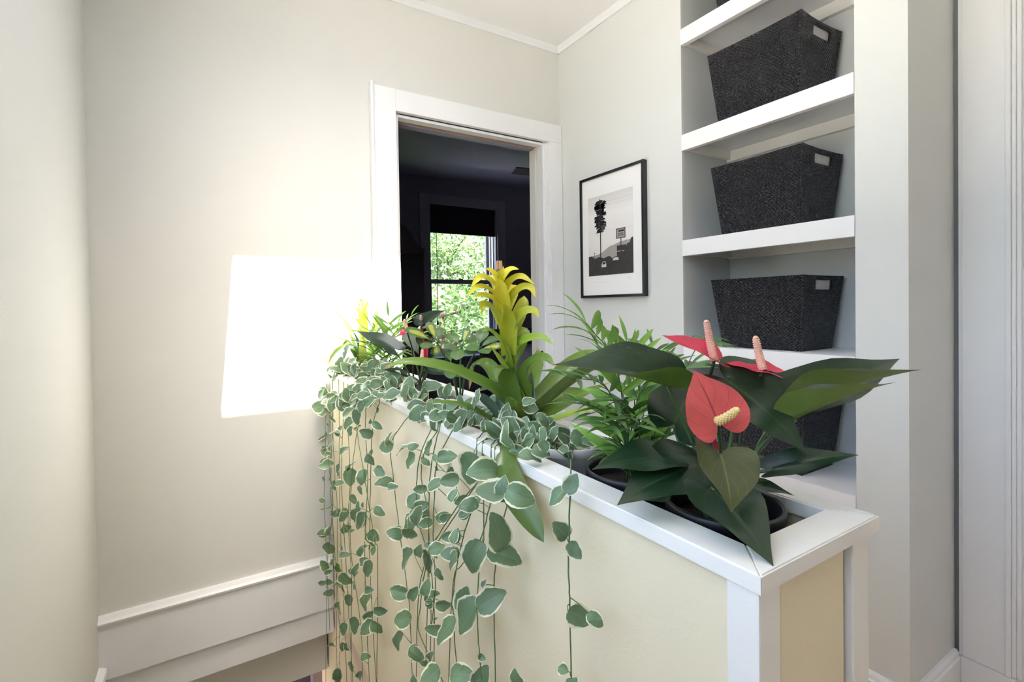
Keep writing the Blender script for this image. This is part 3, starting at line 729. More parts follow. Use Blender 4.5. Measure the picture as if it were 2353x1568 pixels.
# ---- plant layout, in metres
VINCA_A = [
    (0.406, 1.65, 0.91, 0.039, -80),
    (0.406, 1.885, 0.875, 0.044, 170),
    (0.365, 1.629, 0.882, 0.042, 120),
    (0.356, 1.984, 0.811, 0.049, 180),
    (0.363, 1.53, 0.868, 0.039, 30),
    (0.364, 1.435, 0.87, 0.037, -90),
    (0.377, 1.249, 0.956, 0.028, 20),
    (0.361, 1.292, 0.941, 0.029, 30),
    (0.374, 1.386, 0.942, 0.033, 30),
    (0.381, 1.617, 0.876, 0.029, 0),
    (0.383, 1.623, 0.813, 0.035, -110),
    (0.38, 1.407, 0.83, 0.034, 160),
    (0.377, 1.281, 0.876, 0.026, -30),
    (0.365, 1.308, 0.781, 0.029, -50),
    (0.376, 1.264, 0.759, 0.028, -30),
    (0.383, 1.612, 0.642, 0.048, -90),
    (0.362, 1.381, 0.713, 0.036, -110),
    (0.368, 1.919, 0.601, 0.045, 180),
    (0.384, 2.11, 0.665, 0.049, 200),
    (0.383, 1.855, 0.786, 0.033, -60),
    (0.381, 1.737, 0.767, 0.031, 80),
    (0.374, 1.557, 0.803, 0.028, -100),
    (0.359, 1.727, 0.763, 0.034, 190),
    (0.357, 1.741, 0.719, 0.031, 60),
    (0.367, 1.888, 0.65, 0.029, 190),
    (0.378, 2.002, 0.631, 0.027, 160),
    (0.372, 1.631, 0.726, 0.029, 30),
    (0.374, 1.552, 0.698, 0.034, 30),
    (0.375, 1.736, 0.635, 0.031, -100),
    (0.385, 1.859, 0.541, 0.029, -60),
    (0.367, 1.69, 0.604, 0.027, 10),
    (0.36, 1.874, 0.465, 0.04, 200),
    (0.363, 1.981, 0.451, 0.023, 180),
    (0.382, 1.831, 0.449, 0.032, 180),
    (0.369, 1.65, 0.506, 0.039, -120),
    (0.38, 1.526, 0.557, 0.04, 60),
    (0.364, 1.412, 0.581, 0.043, -100),
    (0.372, 1.525, 0.602, 0.027, -80),
    (0.357, 1.385, 0.677, 0.022, -90),
    (0.361, 1.432, 0.621, 0.017, 100),
    (0.381, 1.461, 0.606, 0.015, 60),
    (0.375, 1.926, 0.354, 0.03, 60),
    (0.358, 1.974, 0.328, 0.03, 190),
    (0.371, 1.649, 0.457, 0.036, -80),
    (0.372, 1.319, 0.57, 0.032, -60),
    (0.372, 1.259, 0.658, 0.028, -20),
    (0.431, 2.322, 0.841, 0.054, 190),
    (0.431, 2.15, 0.859, 0.046, 150),
    (0.403, 2.069, 0.848, 0.048, -60),
    (0.356, 1.733, 0.856, 0.037, -100),
    (0.367, 1.888, 0.844, 0.037, 190),
    (0.382, 2.066, 0.775, 0.04, 170),
    (0.361, 1.412, 0.931, 0.034, 190),
    (0.372, 1.416, 0.904, 0.031, -60),
    (0.383, 1.527, 0.884, 0.03, -120),
    (0.432, 1.501, 0.943, 0.037, 170),
    (0.408, 1.572, 0.93, 0.038, 30),
    (0.368, 2.023, 0.302, 0.029, 180),
    (0.371, 1.883, 0.372, 0.028, 60),
    (0.359, 1.592, 0.489, 0.037, -90),
    (0.373, 1.447, 0.562, 0.047, -110),
    (0.379, 1.96, 0.274, 0.049, 190),
    (0.377, 1.362, 0.542, 0.042, -60),
    (0.379, 1.482, 0.463, 0.029, 60),
    (0.368, 1.635, 0.386, 0.028, 10),
    (0.374, 1.424, 0.458, 0.028, 30),
    (0.362, 1.337, 0.476, 0.047, -90),
    (0.378, 1.532, 0.384, 0.036, 60),
    (0.374, 1.566, 0.363, 0.027, 180),
    (0.378, 1.786, 0.274, 0.034, -80),
    (0.356, 1.927, 0.23, 0.036, 120),
    (0.36, 1.785, 0.302, 0.023, 60),
    (0.36, 1.871, 0.227, 0.023, 0),
    (0.366, 1.619, 0.317, 0.041, -70),
    (0.373, 1.689, 0.253, 0.054, -100),
    (0.381, 1.965, 0.139, 0.025, 0),
    (0.36, 2.002, 0.124, 0.025, 180),
    (0.37, 1.605, 0.253, 0.034, -90),
    (0.384, 1.803, 0.118, 0.046, -90),
    (0.38, 1.986, 0.086, 0.033, 180),
    (0.382, 1.433, 0.329, 0.047, -100),
    (0.363, 1.339, 0.417, 0.023, 10),
    (0.358, 1.219, 0.427, 0.03, -10),
    (0.379, 1.407, 0.306, 0.031, 60),
    (0.361, 1.365, 0.299, 0.039, 230),
    (0.375, 1.311, 0.327, 0.035, -60),
    (0.365, 1.518, 0.22, 0.042, -80),
    (0.359, 1.638, 0.145, 0.031, -100),
    (0.366, 1.837, -0.022, 0.035, -90),
    (0.361, 1.675, 0.066, 0.028, -90),
    (0.374, 1.655, 0.073, 0.025, -60),
    (0.385, 1.649, 0.005, 0.032, -70),
    (0.37, 1.415, 0.184, 0.025, 10),
    (0.367, 1.781, -0.097, 0.038, -90),
    (0.379, 1.519, 0.064, 0.03, 80),
    (0.373, 1.795, -0.131, 0.038, 60),
    (0.403, 1.477, 0.932, 0.037, 189),
    (0.384, 1.326, 0.944, 0.022, 22),
    (0.418, 1.304, 0.971, 0.035, -100),
    (0.455, 1.812, 0.947, 0.039, 60),
    (0.464, 2.463, 0.881, 0.045, 180),
    (0.498, 1.689, 0.977, 0.043, -91),
    (0.469, 1.72, 0.972, 0.027, 164),
    (0.498, 2.316, 0.894, 0.061, 165),
    (0.361, 1.603, 0.893, 0.034, 97),
    (0.357, 1.675, 0.884, 0.038, 198),
    (0.477, 1.52, 0.979, 0.031, -81),
    (0.498, 2.413, 0.911, 0.045, 71),
    (0.411, 2.204, 0.839, 0.041, -31),
    (0.456, 1.508, 0.961, 0.03, 28),
    (0.473, 1.657, 0.987, 0.045, -131),
    (0.367, 1.261, 0.963, 0.02, 135),
    (0.427, 1.808, 0.905, 0.028, -123),
    (0.369, 1.758, 0.868, 0.031, 124),
    (0.376, 1.183, 0.964, 0.024, -15),
    (0.383, 1.481, 0.93, 0.025, 121),
    (0.382, 1.282, 0.957, 0.021, 191),
    (0.444, 2.232, 0.887, 0.049, 181),
    (0.368, 1.584, 0.899, 0.034, -30),
    (0.489, 2.127, 0.921, 0.035, -87),
    (0.364, 1.289, 0.937, 0.023, -123),
    (0.429, 1.311, 0.981, 0.028, -56),
    (0.357, 1.331, 0.949, 0.028, 7),
    (0.377, 1.95, 0.843, 0.03, 32),
    (0.503, 1.645, 0.985, 0.04, 192),
    (0.383, 1.399, 0.94, 0.024, 12),
    (0.362, 1.76, 0.883, 0.033, 18),
    (0.365, 1.109, 0.984, 0.031, 18),
    (0.407, 1.607, 0.915, 0.034, -38),
    (0.504, 2.081, 0.93, 0.041, 205),
    (0.43, 1.33, 0.969, 0.029, -21),
    (0.479, 2.414, 0.875, 0.057, 163),
    (0.363, 1.542, 0.922, 0.037, 103),
    (0.401, 1.441, 0.935, 0.029, 106),
    (0.424, 1.889, 0.908, 0.045, 101),
    (0.369, 1.638, 0.888, 0.037, 63),
    (0.437, 2.327, 0.842, 0.041, 95),
    (0.378, 1.514, 0.921, 0.035, 139),
    (0.422, 1.808, 0.897, 0.043, 149),
    (0.369, 1.578, 0.909, 0.04, 100),
    (0.373, 1.147, 0.969, 0.026, 45),
    (0.385, 1.848, 0.869, 0.047, 27),
    (0.405, 1.434, 0.94, 0.035, -79),
    (0.421, 1.421, 0.963, 0.034, 7),
    (0.365, 1.34, 0.952, 0.031, 112),
    (0.502, 2.633, 0.871, 0.052, 87),
    (0.414, 1.92, 0.876, 0.043, -125),
    (0.472, 1.877, 0.942, 0.03, -93),
    (0.462, 2.01, 0.935, 0.035, -127),
    (0.428, 1.71, 0.943, 0.039, 66),
    (0.364, 1.672, 0.889, 0.026, 1),
    (0.445, 1.985, 0.905, 0.033, 150),
    (0.506, 2.127, 0.942, 0.048, -106),
    (0.445, 1.698, 0.949, 0.038, 195),
    (0.469, 1.554, 0.962, 0.04, 84),
    (0.453, 1.911, 0.952, 0.042, 57),
    (0.376, 1.166, 0.964, 0.027, -17),
    (0.477, 1.518, 1.015, 0.026, 58),
    (0.484, 1.778, 0.963, 0.041, 171),
    (0.456, 1.919, 0.909, 0.035, -37),
    (0.437, 1.341, 0.993, 0.037, 179),
    (0.469, 1.741, 0.952, 0.047, 33),
    (0.468, 1.922, 0.924, 0.051, 32),
    (0.425, 1.888, 0.909, 0.032, 77),
    (0.432, 1.745, 0.95, 0.043, 149),
    (0.43, 2.287, 0.85, 0.041, 187),
    (0.494, 1.664, 0.969, 0.032, -85),
    (0.49, 1.492, 0.982, 0.035, 26),
    (0.424, 1.537, 0.938, 0.037, -98),
    (0.459, 1.563, 0.976, 0.035, -22),
    (0.427, 1.882, 0.902, 0.039, -13),
    (0.43, 1.48, 0.954, 0.024, -51),
    (0.358, 1.441, 0.923, 0.037, 50),
    (0.376, 2.0, 0.856, 0.04, 61),
    (0.413, 1.447, 0.948, 0.031, 179),
    (0.45, 1.881, 0.92, 0.047, -71),
    (0.356, 1.574, 0.913, 0.025, 152),
    (0.428, 1.508, 0.961, 0.029, 133),
    (0.444, 1.403, 1.012, 0.031, 52),
    (0.432, 1.694, 0.951, 0.029, 65),
    (0.498, 1.65, 0.993, 0.031, 146),
    (0.423, 1.421, 0.954, 0.023, 112),
    (0.379, 1.165, 0.961, 0.029, -122),
    (0.451, 1.474, 0.995, 0.035, 193),
    (0.483, 1.685, 0.973, 0.032, 181),
    (0.422, 2.044, 0.87, 0.04, -83),
    (0.503, 1.839, 0.969, 0.031, -7),
    (0.504, 2.565, 0.897, 0.055, 119),
    (0.447, 1.435, 1.009, 0.03, -29),
    (0.433, 1.605, 0.942, 0.042, -9),
    (0.412, 2.126, 0.847, 0.036, 80),
]
VINCA_B = [
    (0.512, 1.234, 0.969, 0.048, 5),
    (0.456, 1.005, 1.002, 0.024, 70),
    (0.487, 1.102, 0.973, 0.029, -90),
    (0.472, 1.189, 0.962, 0.023, 120),
    (0.468, 1.367, 0.912, 0.031, 100),
    (0.429, 1.203, 0.937, 0.033, 100),
    (0.45, 1.18, 0.936, 0.04, 0),
    (0.433, 1.061, 0.935, 0.041, 180),
    (0.42, 0.949, 0.954, 0.031, 30),
    (0.41, 1.091, 0.927, 0.035, 190),
    (0.401, 1.061, 0.911, 0.038, 210),
    (0.431, 0.893, 0.997, 0.02, 100),
    (0.432, 0.818, 1.018, 0.021, 90),
    (0.38, 0.93, 0.902, 0.03, 60),
    (0.367, 1.055, 0.864, 0.033, 220),
    (0.382, 1.051, 0.84, 0.036, -100),
    (0.362, 0.978, 0.894, 0.019, 10),
    (0.363, 0.914, 0.878, 0.018, -40),
    (0.361, 0.804, 0.916, 0.03, 5),
    (0.361, 1.132, 0.877, 0.03, 70),
    (0.364, 1.172, 0.848, 0.034, 190),
    (0.357, 1.173, 0.759, 0.039, 170),
    (0.356, 1.098, 0.773, 0.023, 10),
    (0.366, 0.958, 0.811, 0.023, 190),
    (0.356, 0.845, 0.856, 0.028, 40),
    (0.382, 1.031, 0.762, 0.033, 80),
    (0.382, 0.986, 0.763, 0.03, 30),
    (0.383, 1.011, 0.737, 0.039, 180),
    (0.379, 1.037, 0.707, 0.035, 230),
    (0.374, 0.959, 0.737, 0.023, 10),
    (0.371, 0.841, 0.794, 0.02, 20),
    (0.365, 1.127, 0.656, 0.033, 170),
    (0.363, 1.019, 0.696, 0.037, 220),
    (0.382, 0.829, 0.837, 0.02, 60),
    (0.373, 0.779, 0.844, 0.021, 200),
    (0.369, 0.756, 0.829, 0.017, 30),
    (0.374, 0.821, 0.883, 0.02, 80),
    (0.381, 0.843, 0.861, 0.028, 190),
    (0.451, 1.056, 0.963, 0.025, 150),
    (0.433, 0.941, 0.975, 0.021, 20),
    (0.449, 0.908, 0.981, 0.018, 160),
    (0.432, 1.094, 0.94, 0.028, 60),
    (0.41, 0.979, 0.933, 0.026, -60),
    (0.357, 1.1, 0.666, 0.032, 170),
    (0.383, 1.068, 0.686, 0.049, -120),
    (0.362, 0.952, 0.759, 0.04, 100),
    (0.363, 0.926, 0.752, 0.024, 190),
    (0.376, 0.864, 0.785, 0.023, 30),
    (0.381, 1.152, 0.498, 0.039, 170),
    (0.371, 1.096, 0.464, 0.04, 200),
    (0.374, 1.125, 0.395, 0.038, -110),
    (0.363, 1.0, 0.451, 0.03, 60),
    (0.357, 0.967, 0.462, 0.031, -40),
    (0.374, 1.033, 0.363, 0.021, 100),
    (0.412, 1.003, 0.94, 0.028, 77),
    (0.442, 1.191, 0.937, 0.028, 122),
    (0.447, 1.082, 0.95, 0.026, -10),
    (0.431, 0.955, 0.955, 0.029, 89),
    (0.454, 1.326, 0.926, 0.028, -96),
    (0.424, 0.993, 0.958, 0.032, 28),
    (0.425, 1.117, 0.936, 0.023, 113),
    (0.493, 1.461, 0.93, 0.047, 98),
    (0.459, 1.257, 0.947, 0.041, 92),
    (0.409, 0.878, 0.967, 0.026, -15),
    (0.446, 1.216, 0.944, 0.034, -17),
    (0.433, 1.105, 0.958, 0.035, 86),
    (0.414, 0.894, 0.955, 0.029, 41),
    (0.411, 0.964, 0.953, 0.03, -1),
    (0.45, 1.305, 0.957, 0.03, -126),
    (0.403, 0.841, 0.959, 0.027, -139),
    (0.419, 1.033, 0.937, 0.03, 10),
    (0.466, 1.152, 0.941, 0.026, -84),
    (0.442, 1.135, 0.943, 0.036, -86),
    (0.444, 1.201, 0.947, 0.027, -39),
    (0.469, 1.278, 0.925, 0.026, 183),
    (0.413, 1.064, 0.938, 0.031, 95),
]
VINCA_C = [
    (0.513, 0.9, 0.982, 0.033, 170),
    (0.553, 0.923, 0.991, 0.028, 50),
    (0.495, 0.742, 1.009, 0.021, 20),
    (0.523, 0.779, 0.989, 0.026, -10),
    (0.487, 0.693, 0.992, 0.016, 20),
    (0.465, 0.655, 0.993, 0.021, -50),
    (0.486, 0.803, 0.976, 0.038, 110),
    (0.482, 0.79, 0.965, 0.036, -100),
    (0.478, 0.858, 0.951, 0.036, 185),
    (0.462, 0.783, 0.948, 0.033, 170),
    (0.454, 0.739, 0.964, 0.02, 60),
    (0.46, 0.858, 0.94, 0.038, 150),
    (0.468, 0.89, 0.917, 0.03, 200),
    (0.458, 0.698, 0.964, 0.023, 120),
    (0.461, 0.674, 0.971, 0.026, 70),
    (0.445, 0.627, 0.978, 0.025, -70),
    (0.501, 0.673, 0.964, 0.023, 80),
    (0.454, 0.662, 0.959, 0.021, -90),
    (0.453, 0.735, 0.947, 0.043, 130),
    (0.426, 0.756, 0.925, 0.032, 140),
    (0.416, 0.678, 0.942, 0.039, 110),
    (0.412, 0.617, 0.951, 0.03, -20),
    (0.439, 0.667, 0.952, 0.019, 160),
    (0.425, 0.606, 0.962, 0.024, -15),
    (0.514, 0.684, 0.944, 0.037, 170),
    (0.526, 0.63, 0.962, 0.038, -10),
    (0.516, 0.6, 0.963, 0.024, -20),
    (0.515, 0.632, 0.934, 0.016, -10),
    (0.491, 0.615, 0.952, 0.01, 90),
    (0.394, 0.779, 0.895, 0.052, -110),
    (0.417, 0.846, 0.892, 0.044, 60),
    (0.363, 0.681, 0.923, 0.043, 190),
    (0.391, 0.857, 0.87, 0.022, 110),
    (0.35, 0.778, 0.885, 0.029, 190),
    (0.348, 0.628, 0.913, 0.039, 170),
    (0.364, 0.615, 0.918, 0.031, 80),
    (0.345, 0.54, 0.934, 0.034, -15),
    (0.372, 0.467, 0.968, 0.022, 70),
    (0.372, 0.496, 0.941, 0.025, 220),
    (0.42, 0.931, 0.873, 0.037, 10),
    (0.348, 0.753, 0.868, 0.019, 60),
    (0.371, 0.722, 0.861, 0.023, 40),
    (0.352, 0.709, 0.864, 0.027, 190),
    (0.362, 0.747, 0.833, 0.016, 200),
    (0.346, 0.777, 0.788, 0.02, 200),
    (0.345, 0.745, 0.803, 0.019, 60),
    (0.432, 0.685, 0.952, 0.023, -40),
    (0.488, 0.834, 0.964, 0.027, 20),
    (0.473, 0.724, 0.977, 0.022, 60),
    (0.453, 0.724, 0.954, 0.024, 200),
    (0.501, 0.688, 0.986, 0.018, 30),
    (0.481, 0.71, 0.973, 0.02, 150),
    (0.439, 0.763, 0.942, 0.028, 100),
    (0.497, 0.644, 0.967, 0.021, 160),
    (0.361, 0.636, 0.849, 0.047, 90),
    (0.373, 0.63, 0.809, 0.047, -30),
    (0.364, 0.705, 0.778, 0.049, -120),
    (0.348, 0.758, 0.753, 0.029, -90),
    (0.348, 0.776, 0.758, 0.028, 180),
    (0.369, 0.927, 0.671, 0.043, -90),
    (0.374, 1.063, 0.615, 0.048, -130),
    (0.35, 0.924, 0.703, 0.026, 60),
    (0.346, 0.822, 0.749, 0.025, 10),
    (0.357, 0.794, 0.779, 0.021, 200),
    (0.371, 0.797, 0.777, 0.021, 60),
    (0.368, 0.866, 0.675, 0.02, -60),
    (0.347, 0.88, 0.652, 0.027, 60),
    (0.347, 0.95, 0.606, 0.026, 60),
    (0.374, 0.909, 0.613, 0.019, 0),
    (0.369, 0.935, 0.595, 0.017, -100),
    (0.362, 0.837, 0.634, 0.024, -10),
    (0.367, 0.762, 0.682, 0.035, 70),
    (0.352, 0.633, 0.749, 0.041, 15),
    (0.364, 0.736, 0.663, 0.052, -120),
    (0.352, 0.803, 0.605, 0.044, -115),
    (0.37, 0.908, 0.547, 0.03, 170),
    (0.359, 0.895, 0.506, 0.017, 70),
    (0.346, 0.873, 0.483, 0.037, -150),
    (0.354, 0.74, 0.568, 0.038, 10),
    (0.372, 0.709, 0.578, 0.032, 50),
    (0.372, 0.598, 0.646, 0.028, 100),
    (0.372, 0.454, 0.812, 0.028, -30),
    (0.372, 0.427, 0.823, 0.018, -35),
    (0.372, 0.493, 0.902, 0.023, 150),
    (0.356, 0.666, 0.757, 0.01, 60),
    (0.364, 0.692, 0.622, 0.012, 0),
    (0.372, 0.463, 0.887, 0.019, -60),
    (0.425, 0.691, 0.942, 0.02, 93),
    (0.449, 0.788, 0.936, 0.031, -82),
    (0.486, 0.888, 0.946, 0.027, -112),
    (0.437, 0.732, 0.932, 0.025, -30),
    (0.45, 0.731, 0.956, 0.03, 111),
    (0.478, 0.888, 0.939, 0.034, 189),
    (0.436, 0.658, 0.96, 0.03, -137),
    (0.459, 0.894, 0.92, 0.03, -124),
    (0.424, 0.667, 0.943, 0.025, -17),
    (0.473, 0.907, 0.948, 0.038, 31),
    (0.509, 0.684, 0.942, 0.023, -122),
    (0.477, 0.8, 0.951, 0.025, 2),
    (0.459, 0.8, 0.959, 0.022, 200),
    (0.471, 0.869, 0.93, 0.029, 45),
    (0.474, 0.913, 0.935, 0.025, 49),
    (0.51, 0.69, 0.919, 0.031, -64),
    (0.474, 0.942, 0.922, 0.032, 59),
    (0.453, 0.767, 0.938, 0.031, 179),
    (0.446, 0.778, 0.948, 0.032, -61),
    (0.475, 0.902, 0.936, 0.025, 130),
    (0.427, 0.601, 0.971, 0.018, -111),
    (0.474, 0.849, 0.949, 0.029, 61),
    (0.474, 0.848, 0.951, 0.033, -123),
    (0.456, 0.833, 0.948, 0.027, -105),
    (0.453, 0.751, 0.953, 0.031, 54),
    (0.508, 0.694, 0.917, 0.03, 61),
]
VINE_A = [
    [(0.45, 1.447, 0.935), (0.405, 1.364, 0.914), (0.385, 1.364, 0.832), (0.385, 1.402, 0.575), (0.385, 1.411, 0.447), (0.385, 1.361, 0.053)],
    [(0.45, 1.612, 0.869), (0.405, 1.578, 0.818), (0.373, 1.541, 0.689), (0.373, 1.587, 0.442), (0.373, 1.475, 0.227), (0.373, 1.479, -0.024)],
    [(0.45, 1.664, 0.861), (0.405, 1.605, 0.813), (0.361, 1.358, 0.717), (0.361, 1.277, 0.582), (0.361, 1.25, 0.536), (0.361, 1.288, 0.115)],
    [(0.45, 2.12, 0.877), (0.405, 2.077, 0.782), (0.379, 1.978, 0.618), (0.379, 2.021, 0.436), (0.379, 2.005, 0.186), (0.379, 2.085, -0.452)],
    [(0.45, 2.082, 0.864), (0.405, 2.012, 0.776), (0.367, 1.862, 0.633), (0.367, 1.804, 0.495), (0.367, 1.925, 0.225), (0.367, 1.902, -0.008)],
    [(0.45, 2.045, 0.852), (0.405, 1.958, 0.768), (0.385, 1.846, 0.571), (0.385, 1.825, 0.421), (0.385, 1.915, -0.335)],
    [(0.45, 1.901, 0.872), (0.405, 1.78, 0.817), (0.373, 1.689, 0.619), (0.373, 1.652, 0.344), (0.373, 1.575, -0.092)],
    [(0.45, 1.806, 0.869), (0.405, 1.718, 0.813), (0.361, 1.52, 0.671), (0.361, 1.558, 0.524), (0.361, 1.531, 0.334), (0.361, 1.575, -0.086)],
    [(0.45, 1.975, 0.81), (0.405, 1.854, 0.724), (0.379, 1.749, 0.45), (0.379, 1.723, 0.161), (0.379, 1.69, -0.175)],
    [(0.45, 1.562, 0.891), (0.405, 1.501, 0.853), (0.367, 1.35, 0.719), (0.367, 1.394, 0.521), (0.367, 1.39, 0.338), (0.367, 1.371, 0.103)],
    [(0.45, 2.061, 0.84), (0.405, 1.972, 0.699), (0.385, 1.924, 0.516), (0.385, 1.884, 0.319), (0.385, 1.833, 0.103), (0.385, 1.832, -0.278)],
]
VINE_B = [
    [(0.45, 1.109, 0.956), (0.405, 1.092, 0.943), (0.385, 1.176, 0.867), (0.385, 1.205, 0.823), (0.385, 1.182, 0.753), (0.385, 1.147, 0.648), (0.385, 1.101, 0.533), (0.385, 1.084, 0.47), (0.385, 1.073, 0.255)],
    [(0.45, 1.045, 0.931), (0.405, 0.989, 0.919), (0.373, 0.972, 0.873), (0.373, 0.995, 0.802), (0.373, 0.991, 0.729), (0.373, 0.949, 0.69), (0.373, 0.927, 0.576), (0.373, 0.949, 0.348)],
    [(0.45, 1.021, 0.93), (0.405, 0.953, 0.926), (0.361, 0.917, 0.897), (0.361, 0.936, 0.84), (0.361, 0.91, 0.796), (0.361, 0.902, 0.73), (0.361, 0.942, 0.358)],
    [(0.45, 1.009, 0.932), (0.405, 0.942, 0.933), (0.379, 0.929, 0.856), (0.379, 0.945, 0.744), (0.379, 0.938, 0.658), (0.379, 0.924, 0.558), (0.379, 0.94, 0.351)],
    [(0.45, 0.911, 0.951), (0.405, 0.858, 0.959), (0.367, 0.866, 0.892), (0.367, 0.885, 0.811), (0.367, 0.894, 0.74), (0.367, 0.888, 0.641), (0.367, 0.914, 0.541)],
]
VINE_C = [
    [(0.5, 0.643, 0.937), (0.455, 0.573, 0.951), (0.395, 0.498, 0.972), (0.375, 0.48, 0.861), (0.37, 0.472, 0.813), (0.37, 0.471, 0.684)],
    [(0.45, 0.692, 0.922), (0.405, 0.672, 0.873), (0.373, 0.658, 0.79), (0.373, 0.667, 0.711), (0.373, 0.665, 0.547)],
    [(0.45, 0.772, 0.89), (0.405, 0.76, 0.767), (0.361, 0.699, 0.719), (0.361, 0.7, 0.663), (0.361, 0.69, 0.591)],
    [(0.45, 0.772, 0.902), (0.405, 0.732, 0.905), (0.379, 0.766, 0.81), (0.379, 0.823, 0.684), (0.379, 0.831, 0.583), (0.379, 0.801, 0.449)],
    [(0.45, 0.796, 0.891), (0.405, 0.764, 0.881), (0.367, 0.802, 0.815), (0.367, 0.919, 0.687), (0.367, 0.972, 0.555), (0.367, 0.975, 0.498), (0.367, 0.834, 0.472)],
    [(0.45, 0.821, 0.881), (0.405, 0.789, 0.858), (0.385, 0.905, 0.723), (0.385, 0.989, 0.633), (0.385, 1.033, 0.517), (0.385, 1.059, 0.265)],
    [(0.45, 0.749, 0.908), (0.405, 0.718, 0.872), (0.373, 0.715, 0.794), (0.373, 0.782, 0.728), (0.373, 0.82, 0.671), (0.373, 0.854, 0.415)],
]
ANTH_LEAVES = [
    ((0.507, 0.437, 1.076), (0.356, 0.484, 1.111), 0.33, (-0.1, -0.3, 0.9), 0.15, 0.65, 0, (0.537, 0.417, 0.99)),
    ((0.528, 0.446, 1.021), (0.606, 0.469, 1.075), 0.48, (-0.2, -0.6, 0.6), 0.2, 0.2, 0, (0.529, 0.421, 0.973)),
    ((0.473, 0.409, 0.997), (0.369, 0.427, 0.996), 0.27, (-0.2, -0.35, 0.9), 0.3, 0.15, 0, (0.498, 0.405, 0.972)),
    ((0.504, 0.39, 0.987), (0.371, 0.39, 0.967), 0.33, (-0.1, -0.35, 0.9), 0.3, 0.1, 0, (0.516, 0.394, 0.961)),
    ((0.458, 0.325, 1.023), (0.417, 0.285, 0.985), 0.52, (-0.35, -0.7, 0.4), 0.35, 0.25, 1, (0.504, 0.367, 0.987)),
    ((0.464, 0.338, 0.98), (0.435, 0.255, 0.942), 0.4, (-0.2, -0.42, 0.88), 0.3, 0.15, 0, (0.508, 0.375, 0.96)),
    ((0.536, 0.372, 1.09), (0.575, 0.299, 1.012), 0.44, (-0.2, -0.6, 0.6), 0.35, 0.12, 0, (0.54, 0.368, 1.017)),
    ((0.646, 0.355, 1.049), (0.859, 0.312, 1.098), 0.19, (-0.42, -0.52, 0.75), 0.0, 0.45, 0, (0.576, 0.357, 1.003)),
    ((0.638, 0.332, 1.053), (0.753, 0.249, 1.097), 0.26, (0.08, 0.12, 1.0), 0.15, 0.95, 0, (0.571, 0.349, 1.006)),
    ((0.587, 0.316, 1.045), (0.665, 0.245, 1.09), 0.28, (0.08, 0.15, 0.95), 0.15, 0.95, 0, (0.557, 0.346, 1.004)),
    ((0.564, 0.329, 0.987), (0.627, 0.267, 1.008), 0.2, (-0.25, -0.5, 0.8), 0.35, 0.35, 0, (0.548, 0.362, 0.967)),
    ((0.567, 0.362, 0.959), (0.604, 0.327, 0.947), 0.24, (-0.2, -0.3, 0.9), 0.3, 0.2, 0, (0.547, 0.374, 0.952)),
    ((0.611, 0.417, 0.972), (0.65, 0.393, 0.97), 0.4, (-0.3, -0.6, 0.6), 0.2, 0.1, 2, (0.565, 0.399, 0.967)),
    ((0.453, 0.398, 0.962), (0.425, 0.403, 0.956), 0.4, (-0.2, -0.6, 0.7), 0.3, 0.1, 2, (0.494, 0.396, 0.962)),
    ((0.538, 0.392, 0.965), (0.485, 0.401, 0.955), 0.36, (-0.2, -0.5, 0.8), 0.3, 0.1, 0, (0.538, 0.392, 0.954)),
    ((0.56, 0.401, 0.953), (0.583, 0.459, 0.99), 0.4, (-0.3, -0.4, 0.8), 0.2, 0.1, 0, (0.549, 0.397, 0.948)),
]
ANTH_SPATHES = [
    ((0.541, 0.392, 1.111), (0.478, 0.421, 1.145), 0.36, (0.05, -0.5, 0.85), 0.15, 0.3, (0.53, 0.394, 1.159), 0, (0.542, 0.403, 1.054), 1.0),
    ((0.574, 0.348, 1.101), (0.552, 0.386, 1.108), 0.55, (-0.05, -0.28, 0.95), 0.25, 0.1, (0.568, 0.353, 1.139), 0, (0.563, 0.366, 1.041), 2.6),
    ((0.465, 0.333, 1.056), (0.461, 0.36, 1.109), 0.6, (-0.42, -0.75, 0.35), 0.25, 0.12, (0.455, 0.304, 1.074), 1, (0.511, 0.362, 0.997), 1.6),
    ((0.54, 0.415, 1.017), (0.569, 0.397, 0.985), 0.2, (-0.5, -0.4, 0.6), 0.2, 0.5, None, 0, (0.547, 0.398, 0.981), 1.0),
]
